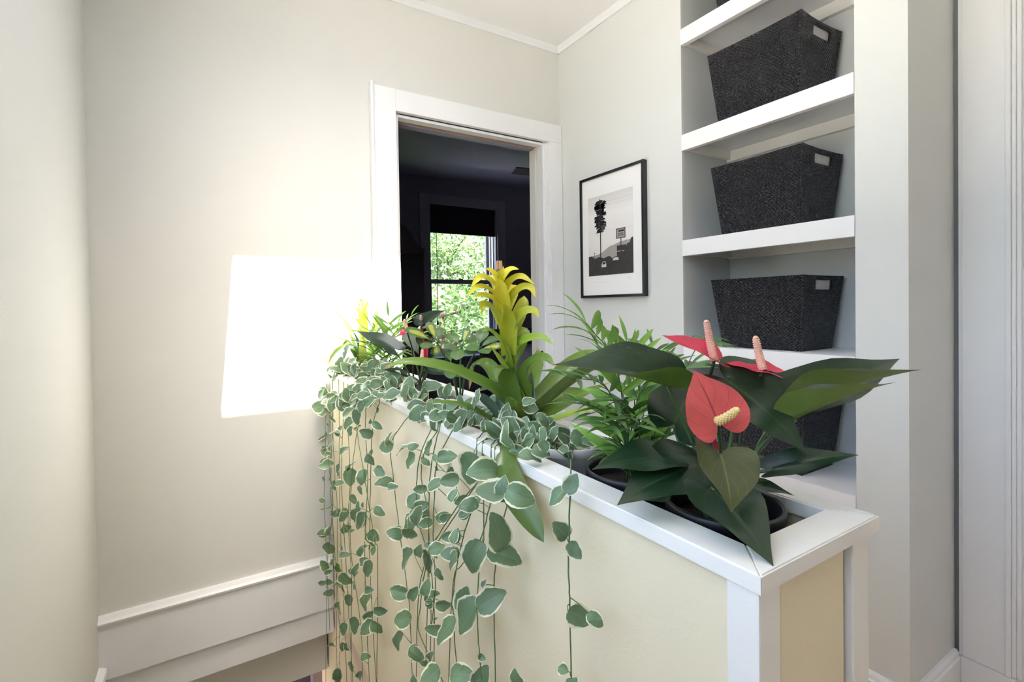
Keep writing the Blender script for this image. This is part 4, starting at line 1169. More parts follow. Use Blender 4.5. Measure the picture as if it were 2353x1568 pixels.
ANTH_FAR_LEAVES = [
    ((0.426, 1.288, 1.074), (0.351, 1.382, 1.12), 0.26, (-0.2, -0.3, 0.9), 0.35, 0.2, 0, (0.48, 1.323, 0.998)),
    ((0.503, 1.288, 1.135), (0.562, 1.252, 1.175), 0.42, (-0.2, -0.45, 0.85), 0.2, 0.3, 0, (0.518, 1.301, 1.07)),
    ((0.495, 1.269, 1.136), (0.479, 1.304, 1.159), 0.3, (0.2, -0.3, 0.9), 0.3, 0.2, 0, (0.518, 1.301, 1.07)),
    ((0.518, 1.301, 1.097), (0.507, 1.284, 1.064), 0.6, (-0.3, -0.75, 0.3), 0.2, 0.1, 1, (0.521, 1.299, 1.046)),
    ((0.507, 1.391, 1.103), (0.519, 1.347, 1.048), 0.3, (-0.3, -0.6, 0.5), 0.4, 0.1, 2, (0.508, 1.329, 1.007)),
    ((0.519, 1.276, 1.011), (0.595, 1.228, 0.988), 0.25, (-0.2, -0.3, 0.9), 0.3, 0.1, 0, (0.516, 1.301, 0.985)),
    ((0.483, 1.298, 0.97), (0.44, 1.3, 0.966), 0.3, (-0.2, -0.4, 0.85), 0.3, 0.1, 0, (0.506, 1.307, 0.973)),
    ((0.496, 1.266, 0.967), (0.463, 1.262, 0.953), 0.35, (-0.2, -0.5, 0.8), 0.3, 0.1, 0, (0.507, 1.294, 0.968)),
    ((0.559, 1.322, 1.047), (0.616, 1.311, 1.057), 0.35, (-0.2, -0.4, 0.85), 0.3, 0.1, 0, (0.525, 1.307, 0.996)),
    ((0.477, 1.349, 0.995), (0.412, 1.342, 1.013), 0.3, (-0.2, -0.4, 0.85), 0.3, 0.1, 0, (0.501, 1.31, 0.979)),
]
ANTH_FAR_SPATHES = [
    ((0.458, 1.269, 1.115), (0.431, 1.262, 1.109), 0.62, (-0.1, -0.2, 0.95), 0.2, 0.3, (0.452, 1.273, 1.149), 0, (0.483, 1.299, 1.054), 1.6),
    ((0.512, 1.306, 1.121), (0.546, 1.285, 1.138), 0.32, (-0.1, -0.2, 0.95), 0.1, 0.2, (0.504, 1.288, 1.159), 0, (0.515, 1.303, 1.058), 1.6),
    ((0.492, 1.258, 1.044), (0.47, 1.272, 1.041), 0.35, (-0.1, -0.2, 0.95), 0.2, 0.3, (0.498, 1.266, 1.067), 0, (0.51, 1.293, 1.01), 1.6),
    ((0.514, 1.28, 1.078), (0.516, 1.278, 1.033), 0.2, (-0.5, -0.5, 0.3), 0.1, 0.6, None, 0, (0.516, 1.289, 1.01), 1.6),
]
BROM_LEAVES = [
    ([(0.53, 0.844, 0.953), (0.482, 0.84, 1.012), (0.419, 0.844, 1.05), (0.358, 0.847, 1.075), (0.303, 0.858, 1.085), (0.267, 0.868, 1.075)], 0.0205, (-0.15, -0.45, 0.9), 0),
    ([(0.508, 0.834, 0.94), (0.457, 0.831, 0.969), (0.42, 0.831, 0.993), (0.377, 0.834, 1.007), (0.329, 0.852, 1.01)], 0.0099, (-0.1, -0.4, 0.9), 0),
    ([(0.492, 0.809, 0.948), (0.412, 0.706, 0.944), (0.38, 0.636, 0.923), (0.379, 0.59, 0.896), (0.381, 0.559, 0.876), (0.381, 0.541, 0.864)], 0.0248, (-0.8, -0.5, 0.3), 0),
    ([(0.545, 0.835, 0.952), (0.597, 0.839, 0.999), (0.655, 0.839, 1.045), (0.717, 0.848, 1.073), (0.764, 0.842, 1.08)], 0.0206, (-0.2, -0.5, 0.8), 0),
    ([(0.543, 0.824, 0.95), (0.594, 0.805, 0.996), (0.64, 0.777, 1.039), (0.668, 0.737, 1.067), (0.687, 0.702, 1.069)], 0.02, (0.3, 0.5, 0.7), 0),
    ([(0.552, 0.83, 0.944), (0.609, 0.819, 0.969), (0.679, 0.811, 0.995), (0.748, 0.804, 1.012)], 0.0156, (-0.2, -0.5, 0.8), 0),
    ([(0.544, 0.811, 0.946), (0.59, 0.772, 0.964), (0.621, 0.729, 0.981), (0.632, 0.699, 0.979)], 0.0084, (-0.2, -0.5, 0.8), 1),
    ([(0.523, 0.825, 0.957), (0.499, 0.818, 1.034), (0.474, 0.799, 1.07), (0.45, 0.778, 1.072), (0.438, 0.762, 1.052)], 0.0189, (-0.5, -0.5, 0.6), 0),
    ([(0.535, 0.829, 0.955), (0.534, 0.82, 1.031), (0.532, 0.786, 1.073), (0.536, 0.749, 1.085), (0.54, 0.722, 1.072)], 0.0201, (-0.3, -0.5, 0.8), 0),
    ([(0.542, 0.872, 0.95), (0.534, 0.938, 1.035), (0.523, 0.968, 1.057), (0.514, 0.997, 1.045), (0.505, 1.002, 0.996)], 0.0183, (-0.2, -0.5, 0.8), 0),
    ([(0.537, 0.864, 0.957), (0.515, 0.878, 1.007), (0.486, 0.873, 1.021), (0.458, 0.867, 1.015)], 0.0151, (-0.3, -0.6, 0.7), 2),
    ([(0.504, 0.837, 0.949), (0.462, 0.84, 0.997), (0.441, 0.841, 1.007), (0.422, 0.829, 0.981)], 0.0101, (-0.4, -0.6, 0.6), 2),
    ([(0.519, 0.816, 0.951), (0.514, 0.82, 1.002), (0.519, 0.84, 1.042)], 0.0241, (-0.5, -0.85, 0.1), 0),
    ([(0.537, 0.816, 0.948), (0.547, 0.823, 1.007), (0.559, 0.828, 1.054)], 0.0157, (-0.3, -0.9, 0.1), 2),
    ([(0.499, 0.828, 0.943), (0.5, 0.84, 0.988), (0.505, 0.861, 1.028)], 0.0217, (-0.6, -0.8, 0.1), 2),
    ([(0.514, 0.796, 0.977), (0.491, 0.775, 1.0), (0.464, 0.769, 1.02)], 0.0122, (-0.2, -0.3, 0.9), 1),
    ([(0.564, 0.882, 0.941), (0.626, 0.904, 1.055), (0.639, 0.92, 1.087)], 0.0163, (-0.5, -0.8, 0.2), 0),
    ([(0.561, 0.86, 0.936), (0.634, 0.874, 0.976), (0.695, 0.86, 0.991), (0.732, 0.837, 0.985)], 0.0171, (-0.2, -0.4, 0.85), 0),
    ([(0.517, 0.817, 0.951), (0.453, 0.775, 0.96), (0.413, 0.752, 0.967), (0.383, 0.736, 0.986)], 0.0118, (-0.2, -0.4, 0.85), 0),
]
BROM_BRACTS = [
    ([(0.513, 0.839, 1.056), (0.497, 0.832, 1.101), (0.465, 0.829, 1.135), (0.446, 0.829, 1.136)], 0.0166, (0.4, -0.4, 0.8), 2),
    ([(0.516, 0.837, 1.056), (0.519, 0.818, 1.101), (0.525, 0.791, 1.116), (0.538, 0.76, 1.123), (0.55, 0.74, 1.11)], 0.0174, (-0.5, -0.4, 0.8), 2),
    ([(0.514, 0.838, 1.048), (0.486, 0.827, 1.072), (0.467, 0.815, 1.092), (0.449, 0.803, 1.11)], 0.0174, (0.3, -0.5, 0.8), 2),
    ([(0.512, 0.84, 1.091), (0.491, 0.837, 1.148), (0.465, 0.83, 1.18), (0.448, 0.828, 1.183), (0.442, 0.82, 1.169)], 0.0205, (0.4, -0.4, 0.8), 1),
    ([(0.503, 0.828, 1.088), (0.495, 0.816, 1.144), (0.483, 0.806, 1.174), (0.468, 0.793, 1.187)], 0.0199, (-0.3, -0.8, 0.5), 1),
    ([(0.515, 0.838, 1.095), (0.517, 0.82, 1.144), (0.523, 0.793, 1.168), (0.532, 0.776, 1.172), (0.533, 0.763, 1.161)], 0.0185, (-0.5, -0.4, 0.8), 1),
    ([(0.51, 0.842, 1.152), (0.487, 0.839, 1.187), (0.458, 0.834, 1.202), (0.428, 0.83, 1.202)], 0.0185, (0.4, -0.4, 0.8), 0),
    ([(0.51, 0.843, 1.156), (0.513, 0.823, 1.195), (0.519, 0.797, 1.215), (0.528, 0.78, 1.216), (0.529, 0.767, 1.199)], 0.0165, (-0.5, -0.4, 0.8), 0),
    ([(0.498, 0.832, 1.148), (0.487, 0.822, 1.195), (0.481, 0.815, 1.224), (0.477, 0.812, 1.236)], 0.0176, (-0.4, -0.8, 0.4), 0),
    ([(0.504, 0.847, 1.191), (0.481, 0.844, 1.226), (0.452, 0.839, 1.238), (0.431, 0.84, 1.222)], 0.0176, (0.4, -0.4, 0.8), 0),
    ([(0.505, 0.846, 1.187), (0.47, 0.839, 1.214), (0.44, 0.834, 1.219), (0.417, 0.836, 1.201)], 0.0123, (0.4, -0.4, 0.8), 0),
    ([(0.504, 0.847, 1.191), (0.51, 0.826, 1.225), (0.518, 0.798, 1.238), (0.534, 0.776, 1.224)], 0.0155, (-0.5, -0.4, 0.8), 0),
    ([(0.501, 0.849, 1.213), (0.485, 0.842, 1.238), (0.472, 0.838, 1.251), (0.459, 0.834, 1.256)], 0.0156, (0.3, -0.6, 0.7), 0),
    ([(0.501, 0.849, 1.213), (0.501, 0.832, 1.238), (0.507, 0.816, 1.253), (0.514, 0.8, 1.254)], 0.0156, (-0.4, -0.5, 0.8), 0),
    ([(0.497, 0.846, 1.221), (0.497, 0.84, 1.243), (0.5, 0.833, 1.262)], 0.0094, (-0.3, -0.8, 0.4), 0),
    ([(0.522, 0.852, 1.116), (0.562, 0.864, 1.182), (0.577, 0.878, 1.205)], 0.0166, (-0.3, -0.7, 0.5), 1),
    ([(0.515, 0.857, 1.169), (0.546, 0.874, 1.216), (0.562, 0.888, 1.228)], 0.0155, (-0.3, -0.7, 0.5), 0),
    ([(0.507, 0.863, 1.196), (0.505, 0.9, 1.242), (0.503, 0.925, 1.251)], 0.0144, (0.2, -0.7, 0.5), 0),
    ([(0.516, 0.856, 1.116), (0.512, 0.895, 1.169), (0.514, 0.917, 1.187)], 0.0166, (0.2, -0.7, 0.5), 1),
    ([(0.522, 0.851, 1.063), (0.561, 0.863, 1.123), (0.587, 0.883, 1.135)], 0.0177, (-0.2, -0.7, 0.5), 2),
]
BROM_AXIS = [
    (0.531, 0.843, 0.935),
    (0.521, 0.839, 1.029),
    (0.514, 0.839, 1.1),
    (0.508, 0.844, 1.169),
    (0.502, 0.849, 1.239),
    (0.5, 0.85, 1.255),
]
BROM_FAR_LEAVES = [
    ([(0.538, 1.993, 0.937), (0.501, 1.994, 1.044), (0.459, 1.986, 1.132), (0.396, 1.991, 1.197)], 0.0223, (0.1, -0.5, 0.8), 1),
    ([(0.538, 1.993, 0.937), (0.488, 1.99, 1.028), (0.441, 1.985, 1.065), (0.386, 1.971, 1.061)], 0.0153, (0, -0.5, 0.8), 0),
    ([(0.532, 1.984, 0.938), (0.469, 1.967, 1.039), (0.417, 1.952, 1.018), (0.387, 1.934, 0.978)], 0.0168, (-0.2, -0.5, 0.8), 0),
    ([(0.532, 1.984, 0.938), (0.49, 1.953, 1.03), (0.45, 1.92, 1.026), (0.434, 1.905, 0.984)], 0.0168, (-0.2, -0.5, 0.8), 2),
    ([(0.538, 1.993, 0.946), (0.515, 1.985, 1.026), (0.48, 1.973, 1.089), (0.447, 1.957, 1.049)], 0.0154, (0, -0.5, 0.8), 2),
    ([(0.544, 1.989, 0.937), (0.573, 1.973, 1.059), (0.582, 1.969, 1.137), (0.591, 1.964, 1.189)], 0.014, (-0.4, -0.6, 0.6), 0),
    ([(0.541, 1.979, 0.938), (0.58, 1.91, 1.028), (0.614, 1.853, 1.046), (0.642, 1.812, 1.03)], 0.0169, (-0.2, -0.5, 0.8), 0),
    ([(0.533, 1.973, 0.94), (0.524, 1.955, 1.011), (0.518, 1.972, 1.079)], 0.0206, (-0.5, -0.8, 0.2), 1),
]
BROM_FAR_BRACTS = [
    ([(0.532, 1.975, 1.069), (0.508, 1.968, 1.127), (0.483, 1.96, 1.149)], 0.0205, (0.3, -0.5, 0.8), 1),
    ([(0.532, 1.963, 1.061), (0.531, 1.953, 1.122), (0.542, 1.947, 1.181)], 0.0206, (-0.4, -0.7, 0.5), 1),
    ([(0.53, 1.977, 1.113), (0.511, 1.978, 1.173), (0.483, 1.972, 1.186)], 0.0137, (0.3, -0.5, 0.8), 0),
    ([(0.525, 1.957, 1.122), (0.521, 1.949, 1.173), (0.518, 1.963, 1.208)], 0.0154, (-0.3, -0.8, 0.4), 0),
    ([(0.53, 1.978, 1.147), (0.512, 1.978, 1.199), (0.495, 1.977, 1.217)], 0.0103, (0.3, -0.5, 0.8), 0),
    ([(0.531, 1.977, 1.147), (0.541, 1.96, 1.19), (0.545, 1.946, 1.216)], 0.0103, (-0.3, -0.6, 0.7), 0),
    ([(0.526, 1.969, 1.182), (0.525, 1.97, 1.216), (0.524, 1.971, 1.23)], 0.0086, (-0.3, -0.8, 0.4), 0),
]
BROM_FAR_AXIS = [
    (0.538, 1.981, 0.921),
    (0.534, 1.973, 1.026),
    (0.528, 1.967, 1.13),
    (0.524, 1.971, 1.216),
]
PALM_FRONDS = [
    ((0.544, 0.529, 0.938), (0.537, 0.56, 1.083), (0.484, 0.57, 1.157), 11, 0.066),
    ((0.551, 0.525, 0.938), (0.498, 0.536, 1.056), (0.42, 0.538, 1.085), 7, 0.052),
    ((0.561, 0.53, 0.935), (0.602, 0.59, 1.074), (0.608, 0.61, 1.12), 8, 0.055),
    ((0.548, 0.526, 0.935), (0.467, 0.508, 1.028), (0.409, 0.497, 1.057), 6, 0.045),
    ((0.567, 0.526, 0.931), (0.651, 0.583, 1.071), (0.676, 0.615, 1.109), 5, 0.05),
    ((0.564, 0.528, 0.931), (0.638, 0.544, 1.055), (0.685, 0.538, 1.084), 7, 0.045),
    ((0.567, 0.526, 0.931), (0.617, 0.509, 1.034), (0.623, 0.482, 1.048), 6, 0.04),
    ((0.548, 0.526, 0.931), (0.47, 0.482, 1.02), (0.421, 0.466, 1.028), 6, 0.04),
    ((0.554, 0.523, 0.931), (0.49, 0.47, 1.026), (0.439, 0.431, 1.029), 6, 0.04),
    ((0.569, 0.537, 0.928), (0.623, 0.576, 1.038), (0.68, 0.588, 1.083), 6, 0.045),
    ((0.553, 0.535, 0.931), (0.571, 0.584, 1.042), (0.54, 0.605, 1.113), 9, 0.058),
    ((0.551, 0.525, 0.935), (0.505, 0.508, 1.041), (0.436, 0.504, 1.038), 6, 0.042),
    ((0.567, 0.526, 0.931), (0.562, 0.496, 1.017), (0.548, 0.457, 1.002), 6, 0.04),
    ((0.561, 0.53, 0.928), (0.551, 0.502, 0.986), (0.535, 0.465, 0.966), 5, 0.035),
    ((0.546, 0.528, 0.932), (0.484, 0.496, 0.985), (0.448, 0.484, 0.983), 5, 0.035),
    ((0.568, 0.538, 0.929), (0.801, 0.619, 1.097), (0.889, 0.624, 1.096), 7, 0.045),
    ((0.56, 0.531, 0.931), (0.561, 0.544, 1.029), (0.577, 0.534, 1.062), 6, 0.04),
    ((0.548, 0.526, 0.935), (0.507, 0.506, 1.007), (0.498, 0.477, 1.038), 6, 0.038),
]
PALM_FAR_FRONDS = [
    ((0.537, 1.71, 0.923), (0.549, 1.705, 1.073), (0.548, 1.707, 1.153), 5, 0.07),
    ((0.533, 1.713, 0.923), (0.511, 1.706, 1.075), (0.481, 1.702, 1.129), 5, 0.06),
    ((0.54, 1.709, 0.923), (0.582, 1.709, 1.087), (0.63, 1.704, 1.156), 6, 0.055),
    ((0.533, 1.713, 0.923), (0.479, 1.678, 1.048), (0.432, 1.661, 1.074), 6, 0.055),
    ((0.54, 1.709, 0.923), (0.595, 1.7, 1.056), (0.656, 1.687, 1.085), 6, 0.05),
    ((0.537, 1.71, 0.923), (0.511, 1.635, 1.049), (0.475, 1.587, 1.068), 6, 0.05),
    ((0.537, 1.71, 0.923), (0.542, 1.639, 1.032), (0.547, 1.565, 1.03), 6, 0.045),
    ((0.535, 1.712, 0.923), (0.479, 1.654, 1.02), (0.444, 1.605, 1.019), 5, 0.045),
    ((0.535, 1.724, 0.921), (0.521, 1.794, 1.054), (0.5, 1.831, 1.101), 6, 0.055),
    ((0.543, 1.719, 0.921), (0.575, 1.76, 1.053), (0.61, 1.787, 1.123), 6, 0.055),
    ((0.537, 1.71, 0.923), (0.516, 1.631, 1.005), (0.509, 1.564, 0.997), 5, 0.04),
]
SCHEFFLERA = [
    ([(0.504, 1.061, 0.957), (0.482, 1.052, 1.037), (0.446, 1.04, 1.103)], [((0.375, 1.038, 1.131), 1), ((0.438, 1.07, 1.145), 1), ((0.468, 1.074, 1.133), 0), ((0.475, 1.046, 1.099), 0), ((0.425, 1.006, 1.08), 1), ((0.398, 0.999, 1.096), 0)]),
    ([(0.507, 1.059, 0.957), (0.506, 1.049, 1.036), (0.502, 1.029, 1.093)], [((0.519, 1.031, 1.131), 1), ((0.492, 1.082, 1.117), 0), ((0.454, 1.011, 1.092), 0), ((0.461, 0.971, 1.071), 0), ((0.5, 0.959, 1.088), 0), ((0.552, 1.045, 1.11), 0)]),
    ([(0.509, 1.057, 0.957), (0.512, 1.033, 1.032), (0.522, 0.993, 1.087)], [((0.579, 1.005, 1.108), 0), ((0.557, 0.947, 1.092), 1), ((0.56, 1.029, 1.124), 0), ((0.513, 0.928, 1.083), 0), ((0.484, 0.969, 1.079), 0), ((0.53, 1.047, 1.106), 0)]),
    ([(0.508, 1.07, 0.955), (0.495, 1.056, 1.015), (0.481, 1.041, 1.05)], [((0.441, 1.019, 1.044), 0), ((0.453, 0.988, 1.029), 0), ((0.482, 0.993, 1.045), 0), ((0.487, 1.073, 1.074), 0)]),
]
# ---------------------------------------------------------------- shelves in the niche
shelf_tops = [2.265, 1.850, 1.434, 1.018, 0.606]
su = thing('shelving', (1.77, 1.0, 0.1), 'white built-in niche shelving with five thick shelves', 'shelving')
for i, zt in enumerate(shelf_tops):
    s = boxes('shelf', [(XR + 0.018, NXB, NY0 + 0.0005, NY1 - 0.0005, zt - 0.022, zt)], M['shelf'], su)
    boxes('front_edge', [(XR - 0.004, XR + 0.018, NY0 + 0.0005, NY1 - 0.0005, zt - 0.062, zt + 0.0005)], M['shelf'], s, 0.0015)
    boxes('cleat', [(NXB - 0.020, NXB - 0.0005, NY0 + 0.001, NY1 - 0.001, zt - 0.066, zt - 0.0225)], M['cleat'], s, 0.001)
    boxes('cleat', [(XR + 0.019, NXB - 0.0205, NY1 - 0.020, NY1 - 0.001, zt - 0.058, zt - 0.0225)], M['cleat'], s, 0.001)
    boxes('cleat', [(XR + 0.019, NXB - 0.0205, NY0 + 0.001, NY0 + 0.020, zt - 0.058, zt - 0.0225)], M['cleat'], s, 0.001)

# ---------------------------------------------------------------- woven baskets
def basket(x0, y0, z0, lx, ly, h, label, holes):
    """tapered open box; the two short ends carry a rectangular hand hole"""
    t = thing('woven_basket', (x0 + lx / 2, y0 + ly / 2, z0), label, 'basket', 'black woven baskets in the niche')
    tx, ty, th = 0.030, 0.026, 0.006
    def corner(sx, sy, v, inset=0.0):
        k = 1 - v
        return Vector((sx * (lx / 2 - tx * k - inset), sy * (ly / 2 - ty * k - inset), v * h))
    def grid(p00, p10, p01, p11, nu, nv, hole=None, flip=False, bulge=0.0, nrm=Vector((0, 0, 0))):
        vs_, fs, uv = [], [], []
        wid = (p10 - p00).length
        for j in range(nv + 1):
            for i in range(nu + 1):
                u, v = i / nu, j / nv
                p = p00.lerp(p10, u).lerp(p01.lerp(p11, u), v)
                vs_.append(p + nrm * bulge * math.sin(math.pi * u) * v)
                uv.append((u * wid, v * h))
        for j in range(nv):
            for i in range(nu):
                if hole and hole[0] <= i < hole[1] and hole[2] <= j < hole[3]:
                    continue
                q = (j * (nu + 1) + i, j * (nu + 1) + i + 1, (j + 1) * (nu + 1) + i + 1, (j + 1) * (nu + 1) + i)
                fs.append(q[::-1] if flip else q)
        return vs_, fs, uv
    def panel(nm, a, b, n, hole=None):
        vs_, fs, uv = grid(corner(*a, 0), corner(*b, 0), corner(*a, 1), corner(*b, 1), 12, 16, hole, False, -0.006, n)
        me = new_mesh(nm, vs_, fs, M['weave'], True, uv)
        o = link(nm, me, t)
        sm = o.modifiers.new('thickness', 'SOLIDIFY')
        sm.thickness = th
        sm.offset = -1
        return o
    panel('side_panel', (-1, 1), (-1, -1), Vector((-1, 0, 0)))
    panel('side_panel', (1, -1), (1, 1), Vector((1, 0, 0)))
    panel('end_panel', (-1, -1), (1, -1), Vector((0, -1, 0)), (4, 9, 13, 15) if holes else None)
    panel('end_panel', (1, 1), (-1, 1), Vector((0, 1, 0)), (3, 8, 13, 15) if holes else None)
    vs_ = [corner(-1, -1, 0.0, 0.001), corner(1, -1, 0.0, 0.001), corner(1, 1, 0.0, 0.001), corner(-1, 1, 0.0, 0.001)]
    vs_ += [v + Vector((0, 0, 0.006)) for v in vs_]
    me = new_mesh('bottom', vs_, [(3, 2, 1, 0), (4, 5, 6, 7), (0, 1, 5, 4), (1, 2, 6, 5), (2, 3, 7, 6), (3, 0, 4, 7)], M['weave'], False, [(v.x, v.y) for v in vs_])
    link('bottom', me, t)
    # paper lining seen through the hand hole
    lining = boxes('lining', [(t.location.x - lx * .28, t.location.x + lx * .30, t.location.y - ly * .5 + 0.024, t.location.y - ly * .5 + 0.030, z0 + h * .60, z0 + h * .95)], M['paper'], t)
    lining.rotation_euler = (math.radians(6), 0, 0)
    return t
basket(1.637, 0.853, 1.434, 0.262, 0.340, 0.260, 'black woven basket on the shelf level with the framed picture', True)
basket(1.637, 0.853, 1.018, 0.262, 0.343, 0.253, 'black woven basket directly behind the pink flower spikes', True)
basket(1.637, 0.855, 1.850, 0.262, 0.348, 0.270, 'black woven basket with a blue cast on the high shelf near the ceiling', True)
basket(1.637, 0.853, 0.606, 0.262, 0.343, 0.258, 'black woven basket on the lowest shelf, half hidden by anthurium leaves', True)
basket(1.640, 0.860, 2.265, 0.262, 0.340, 0.235, 'black basket on the topmost shelf, only its lower corner in view', True)

# ---------------------------------------------------------------- framed print
pf = thing('framed_picture', (1.605, 1.703, 1.218), 'black framed black-and-white photograph of a tall tree-like tower hung on the grey wall', 'picture')
FX0, FX1 = 1.594, 1.6185
fy0, fy1, fz0, fz1 = 1.492, 1.912, 1.218, 1.802
for (a, b, c, d) in ((fy0, fy1, fz0, fz0 + 0.012), (fy0, fy1, fz1 - 0.012, fz1), (fy0, fy0 + 0.012, fz0 + 0.012, fz1 - 0.012), (fy1 - 0.012, fy1, fz0 + 0.012, fz1 - 0.012)):
    boxes('frame_bar', [(FX0, FX1, a, b, c, d)], M['black_frame'], pf, 0.001)
boxes('mat_board', [(FX0 + 0.008, FX0 + 0.012, fy0 + 0.012, fy1 - 0.012, fz0 + 0.012, fz1 - 0.012)], M['mat_board'], pf)
PY0, PY1, PZ0, PZ1 = 1.560, 1.856, 1.323, 1.702
def sky_print():
    m = bpy.data.materials.new('print_sky_tone')
    m.use_nodes = True
    nt = m.node_tree
    tc = nt.nodes.new('ShaderNodeTexCoord')
    sp = nt.nodes.new('ShaderNodeSeparateXYZ')
    nt.links.new(tc.outputs['Generated'], sp.inputs[0])
    cr = nt.nodes.new('ShaderNodeValToRGB')
    cr.color_ramp.elements[0].position = 0.25
    cr.color_ramp.elements[0].color = (0.74, 0.71, 0.69, 1)
    cr.color_ramp.elements[1].position = 1.0
    cr.color_ramp.elements[1].color = (0.66, 0.65, 0.64, 1)
    e = cr.color_ramp.elements.new(0.75)
    e.color = (0.85, 0.83, 0.82, 1)
    nt.links.new(sp.outputs[2], cr.inputs[0])
    b = nt.nodes['Principled BSDF']
    nt.links.new(cr.outputs[0], b.inputs['Base Color'])
    b.inputs['Roughness'].default_value = 0.5
    return m
pr = boxes('print', [(FX0 + 0.0074, FX0 + 0.0079, PY0, PY1, PZ0, PZ1)], sky_print(), pf)
def printed(nm, polys, layer, m):
    x = FX0 + 0.0073 - 0.00025 * layer
    vs_, fs = [], []
    for poly in polys:
        b = len(vs_)
        vs_ += [Vector((x, PY1 - u * (PY1 - PY0), PZ0 + v * (PZ1 - PZ0))) for u, v in poly]
        fs.append(tuple(range(b, len(vs_))))
    o0 = wpos(pr)
    return link(nm, new_mesh(nm, [v - o0 for v in vs_], fs, m), pr)
def rect(u0, u1, v0, v1):
    return [(u0, v0), (u1, v0), (u1, v1), (u0, v1)]
printed('printed_hills', [[(0, .18), (1, .18), (1, .40), (.9, .395), (.72, .385), (.6, .36), (.5, .35), (.4, .315), (.3, .28), (.2, .262), (.1, .258), (0, .252)]], 0, M['ink_mid'])
printed('printed_street', [[(0, 0), (1, 0), (1, .16), (.86, .22), (.62, .215), (.55, .20), (.5, .23), (.44, .225), (.36, .21), (.25, .235), (.16, .215), (.08, .25), (0, .25)]], 1, M['ink_dark'])
printed('printed_road', [[(0, 0), (1, 0), (1, .09), (.7, .075), (.35, .06), (0, .075)]], 2, M['ink_dark'])
rp = random.Random(2)
fol = []
for k in range(26):
    v = .535 + .36 * k / 26
    for s in (-1, 1):
        w = rp.uniform(.07, .15) * (1.0 if v > .58 else .7)
        fol.append([(.29, v), (.29 + s * w, v - .012 + rp.uniform(-.012, .014)), (.29 + s * w * .9, v + .010 + rp.uniform(-.004, .012)), (.29, v + .012)])
for k in range(30):
    a = math.pi * 2 * k / 30
    w = rp.uniform(.10, .16)
    fol.append([(.285, .885), (.285 + w * math.cos(a), .885 + .055 * math.sin(a)), (.285 + w * math.cos(a + .25), .885 + .055 * math.sin(a + .25))])
fol.append([(.27, .93), (.29, .965), (.30, .93)])
printed('printed_tower_branches', fol, 3, M['ink'])
printed('printed_tower_mast', [rect(.283, .303, .20, .93)], 4, M['ink'])
printed('printed_sign_pole', [rect(.74, .758, .12, .47)], 3, M['ink_dark'])
printed('printed_sign', [rect(.645, .845, .425, .545)], 4, M['ink_dark'])
printed('printed_sign_face', [rect(.66, .83, .435, .535)], 5, M['ink_mid'])
printed('printed_sign_lettering', [rect(.70, .815, .503, .522), rect(.68, .80, .478, .484), rect(.68, .815, .458, .464)], 6, M['ink'])
printed('printed_lower_sign', [rect(.66, .86, .205, .34)], 4, M['ink_dark'])
printed('printed_lower_sign_band', [rect(.66, .75, .268, .276), rect(.775, .82, .268, .276)], 5, M['ink_light'])
printed('printed_house', [[(.86, .0), (1, .0), (1, .42), (.96, .41), (.93, .36), (.88, .35), (.86, .32)]], 3, M['ink_dark'])
printed('printed_van', [[(.31, .10), (.42, .10), (.42, .135), (.40, .17), (.34, .17), (.31, .135)]], 4, M['ink_light'])
printed('printed_van_window', [[(.325, .135), (.408, .135), (.393, .162), (.345, .162)]], 5, M['ink'])
printed('printed_car', [[(.56, .17), (.70, .17), (.69, .20), (.63, .205), (.58, .195)]], 4, M['ink_light'])
printed('printed_pole', [rect(.145, .152, .19, .30), rect(.13, .167, .282, .287)], 4, M['ink_dark'])
printed('printed_wires', [rect(0, 1, .905, .9065), rect(0, 1, .86, .8613), rect(0, 1, .545, .546)], 2, M['ink_mid'])
M['pencil'] = mat('pale_pencil', (0.58, 0.57, 0.56), 0.7, 0.3)
def scribble(y0, y1, z, amp, n, seed):
    rs = random.Random(seed)
    pts = [(FX0 + 0.0074, y0 + (y1 - y0) * i / n, z + rs.uniform(-amp, amp)) for i in range(n + 1)]
    tube('pencil_note', pts, 0.0003, 0.0003, M['pencil'], pf, n * 4, 4)
scribble(1.85, 1.80, 1.292, 0.003, 9, 1)
scribble(1.79, 1.725, 1.291, 0.0035, 11, 2)
scribble(1.60, 1.575, 1.305, 0.010, 7, 3)

# ---------------------------------------------------------------- planter box
RX0, RX1, RY0, RY1, RZ = 0.410, 0.638, 0.252, 2.066, 0.942
HX0, HX1, HY0, HY1 = 0.453, 0.605, 0.294, 2.030
pl = thing('planter', (0.524, 1.16, 0.0), 'long cream half-wall planter with white rim guarding the stairwell', 'planter')
RT = 0.019
def rim_board(poly, nm='rim_board'):
    o = prism(nm, poly, 'z', RZ - RT, RZ, M['rim'], pl)
    bm = bmesh.new()
    bm.from_mesh(o.data)
    bmesh.ops.bevel(bm, geom=[e for e in bm.edges if abs(e.verts[0].co.z - e.verts[1].co.z) < 1e-6], offset=0.0016, segments=2, affect='EDGES')
    bm.to_mesh(o.data)
    bm.free()
rim_board([(RX0, RY0), (HX0, HY0), (HX0, HY1), (RX0, RY1)])
rim_board([(RX1, RY0), (RX1, RY1), (HX1, HY1), (HX1, HY0)])
rim_board([(RX0 + .0005, RY0), (RX1 - .0005, RY0), (HX1 - .0005, HY0), (HX0 + .0005, HY0)])
rim_board([(RX0 + .0005, RY1), (HX0 + .0005, HY1), (HX1 - .0005, HY1), (RX1 - .0005, RY1)])
ZT = RZ - RT - 0.0003
boxes('side_panel', [(0.420, 0.4355, 0.289, RY1, -0.05, ZT)], M['panel'], pl)
boxes('side_panel', [(0.612, 0.627, 0.289, RY1, 0.0, ZT)], M['panel'], pl)
boxes('end_panel', [(0.4485, 0.578, 0.262, 0.277, 0.0, ZT)], M['panel'], pl)
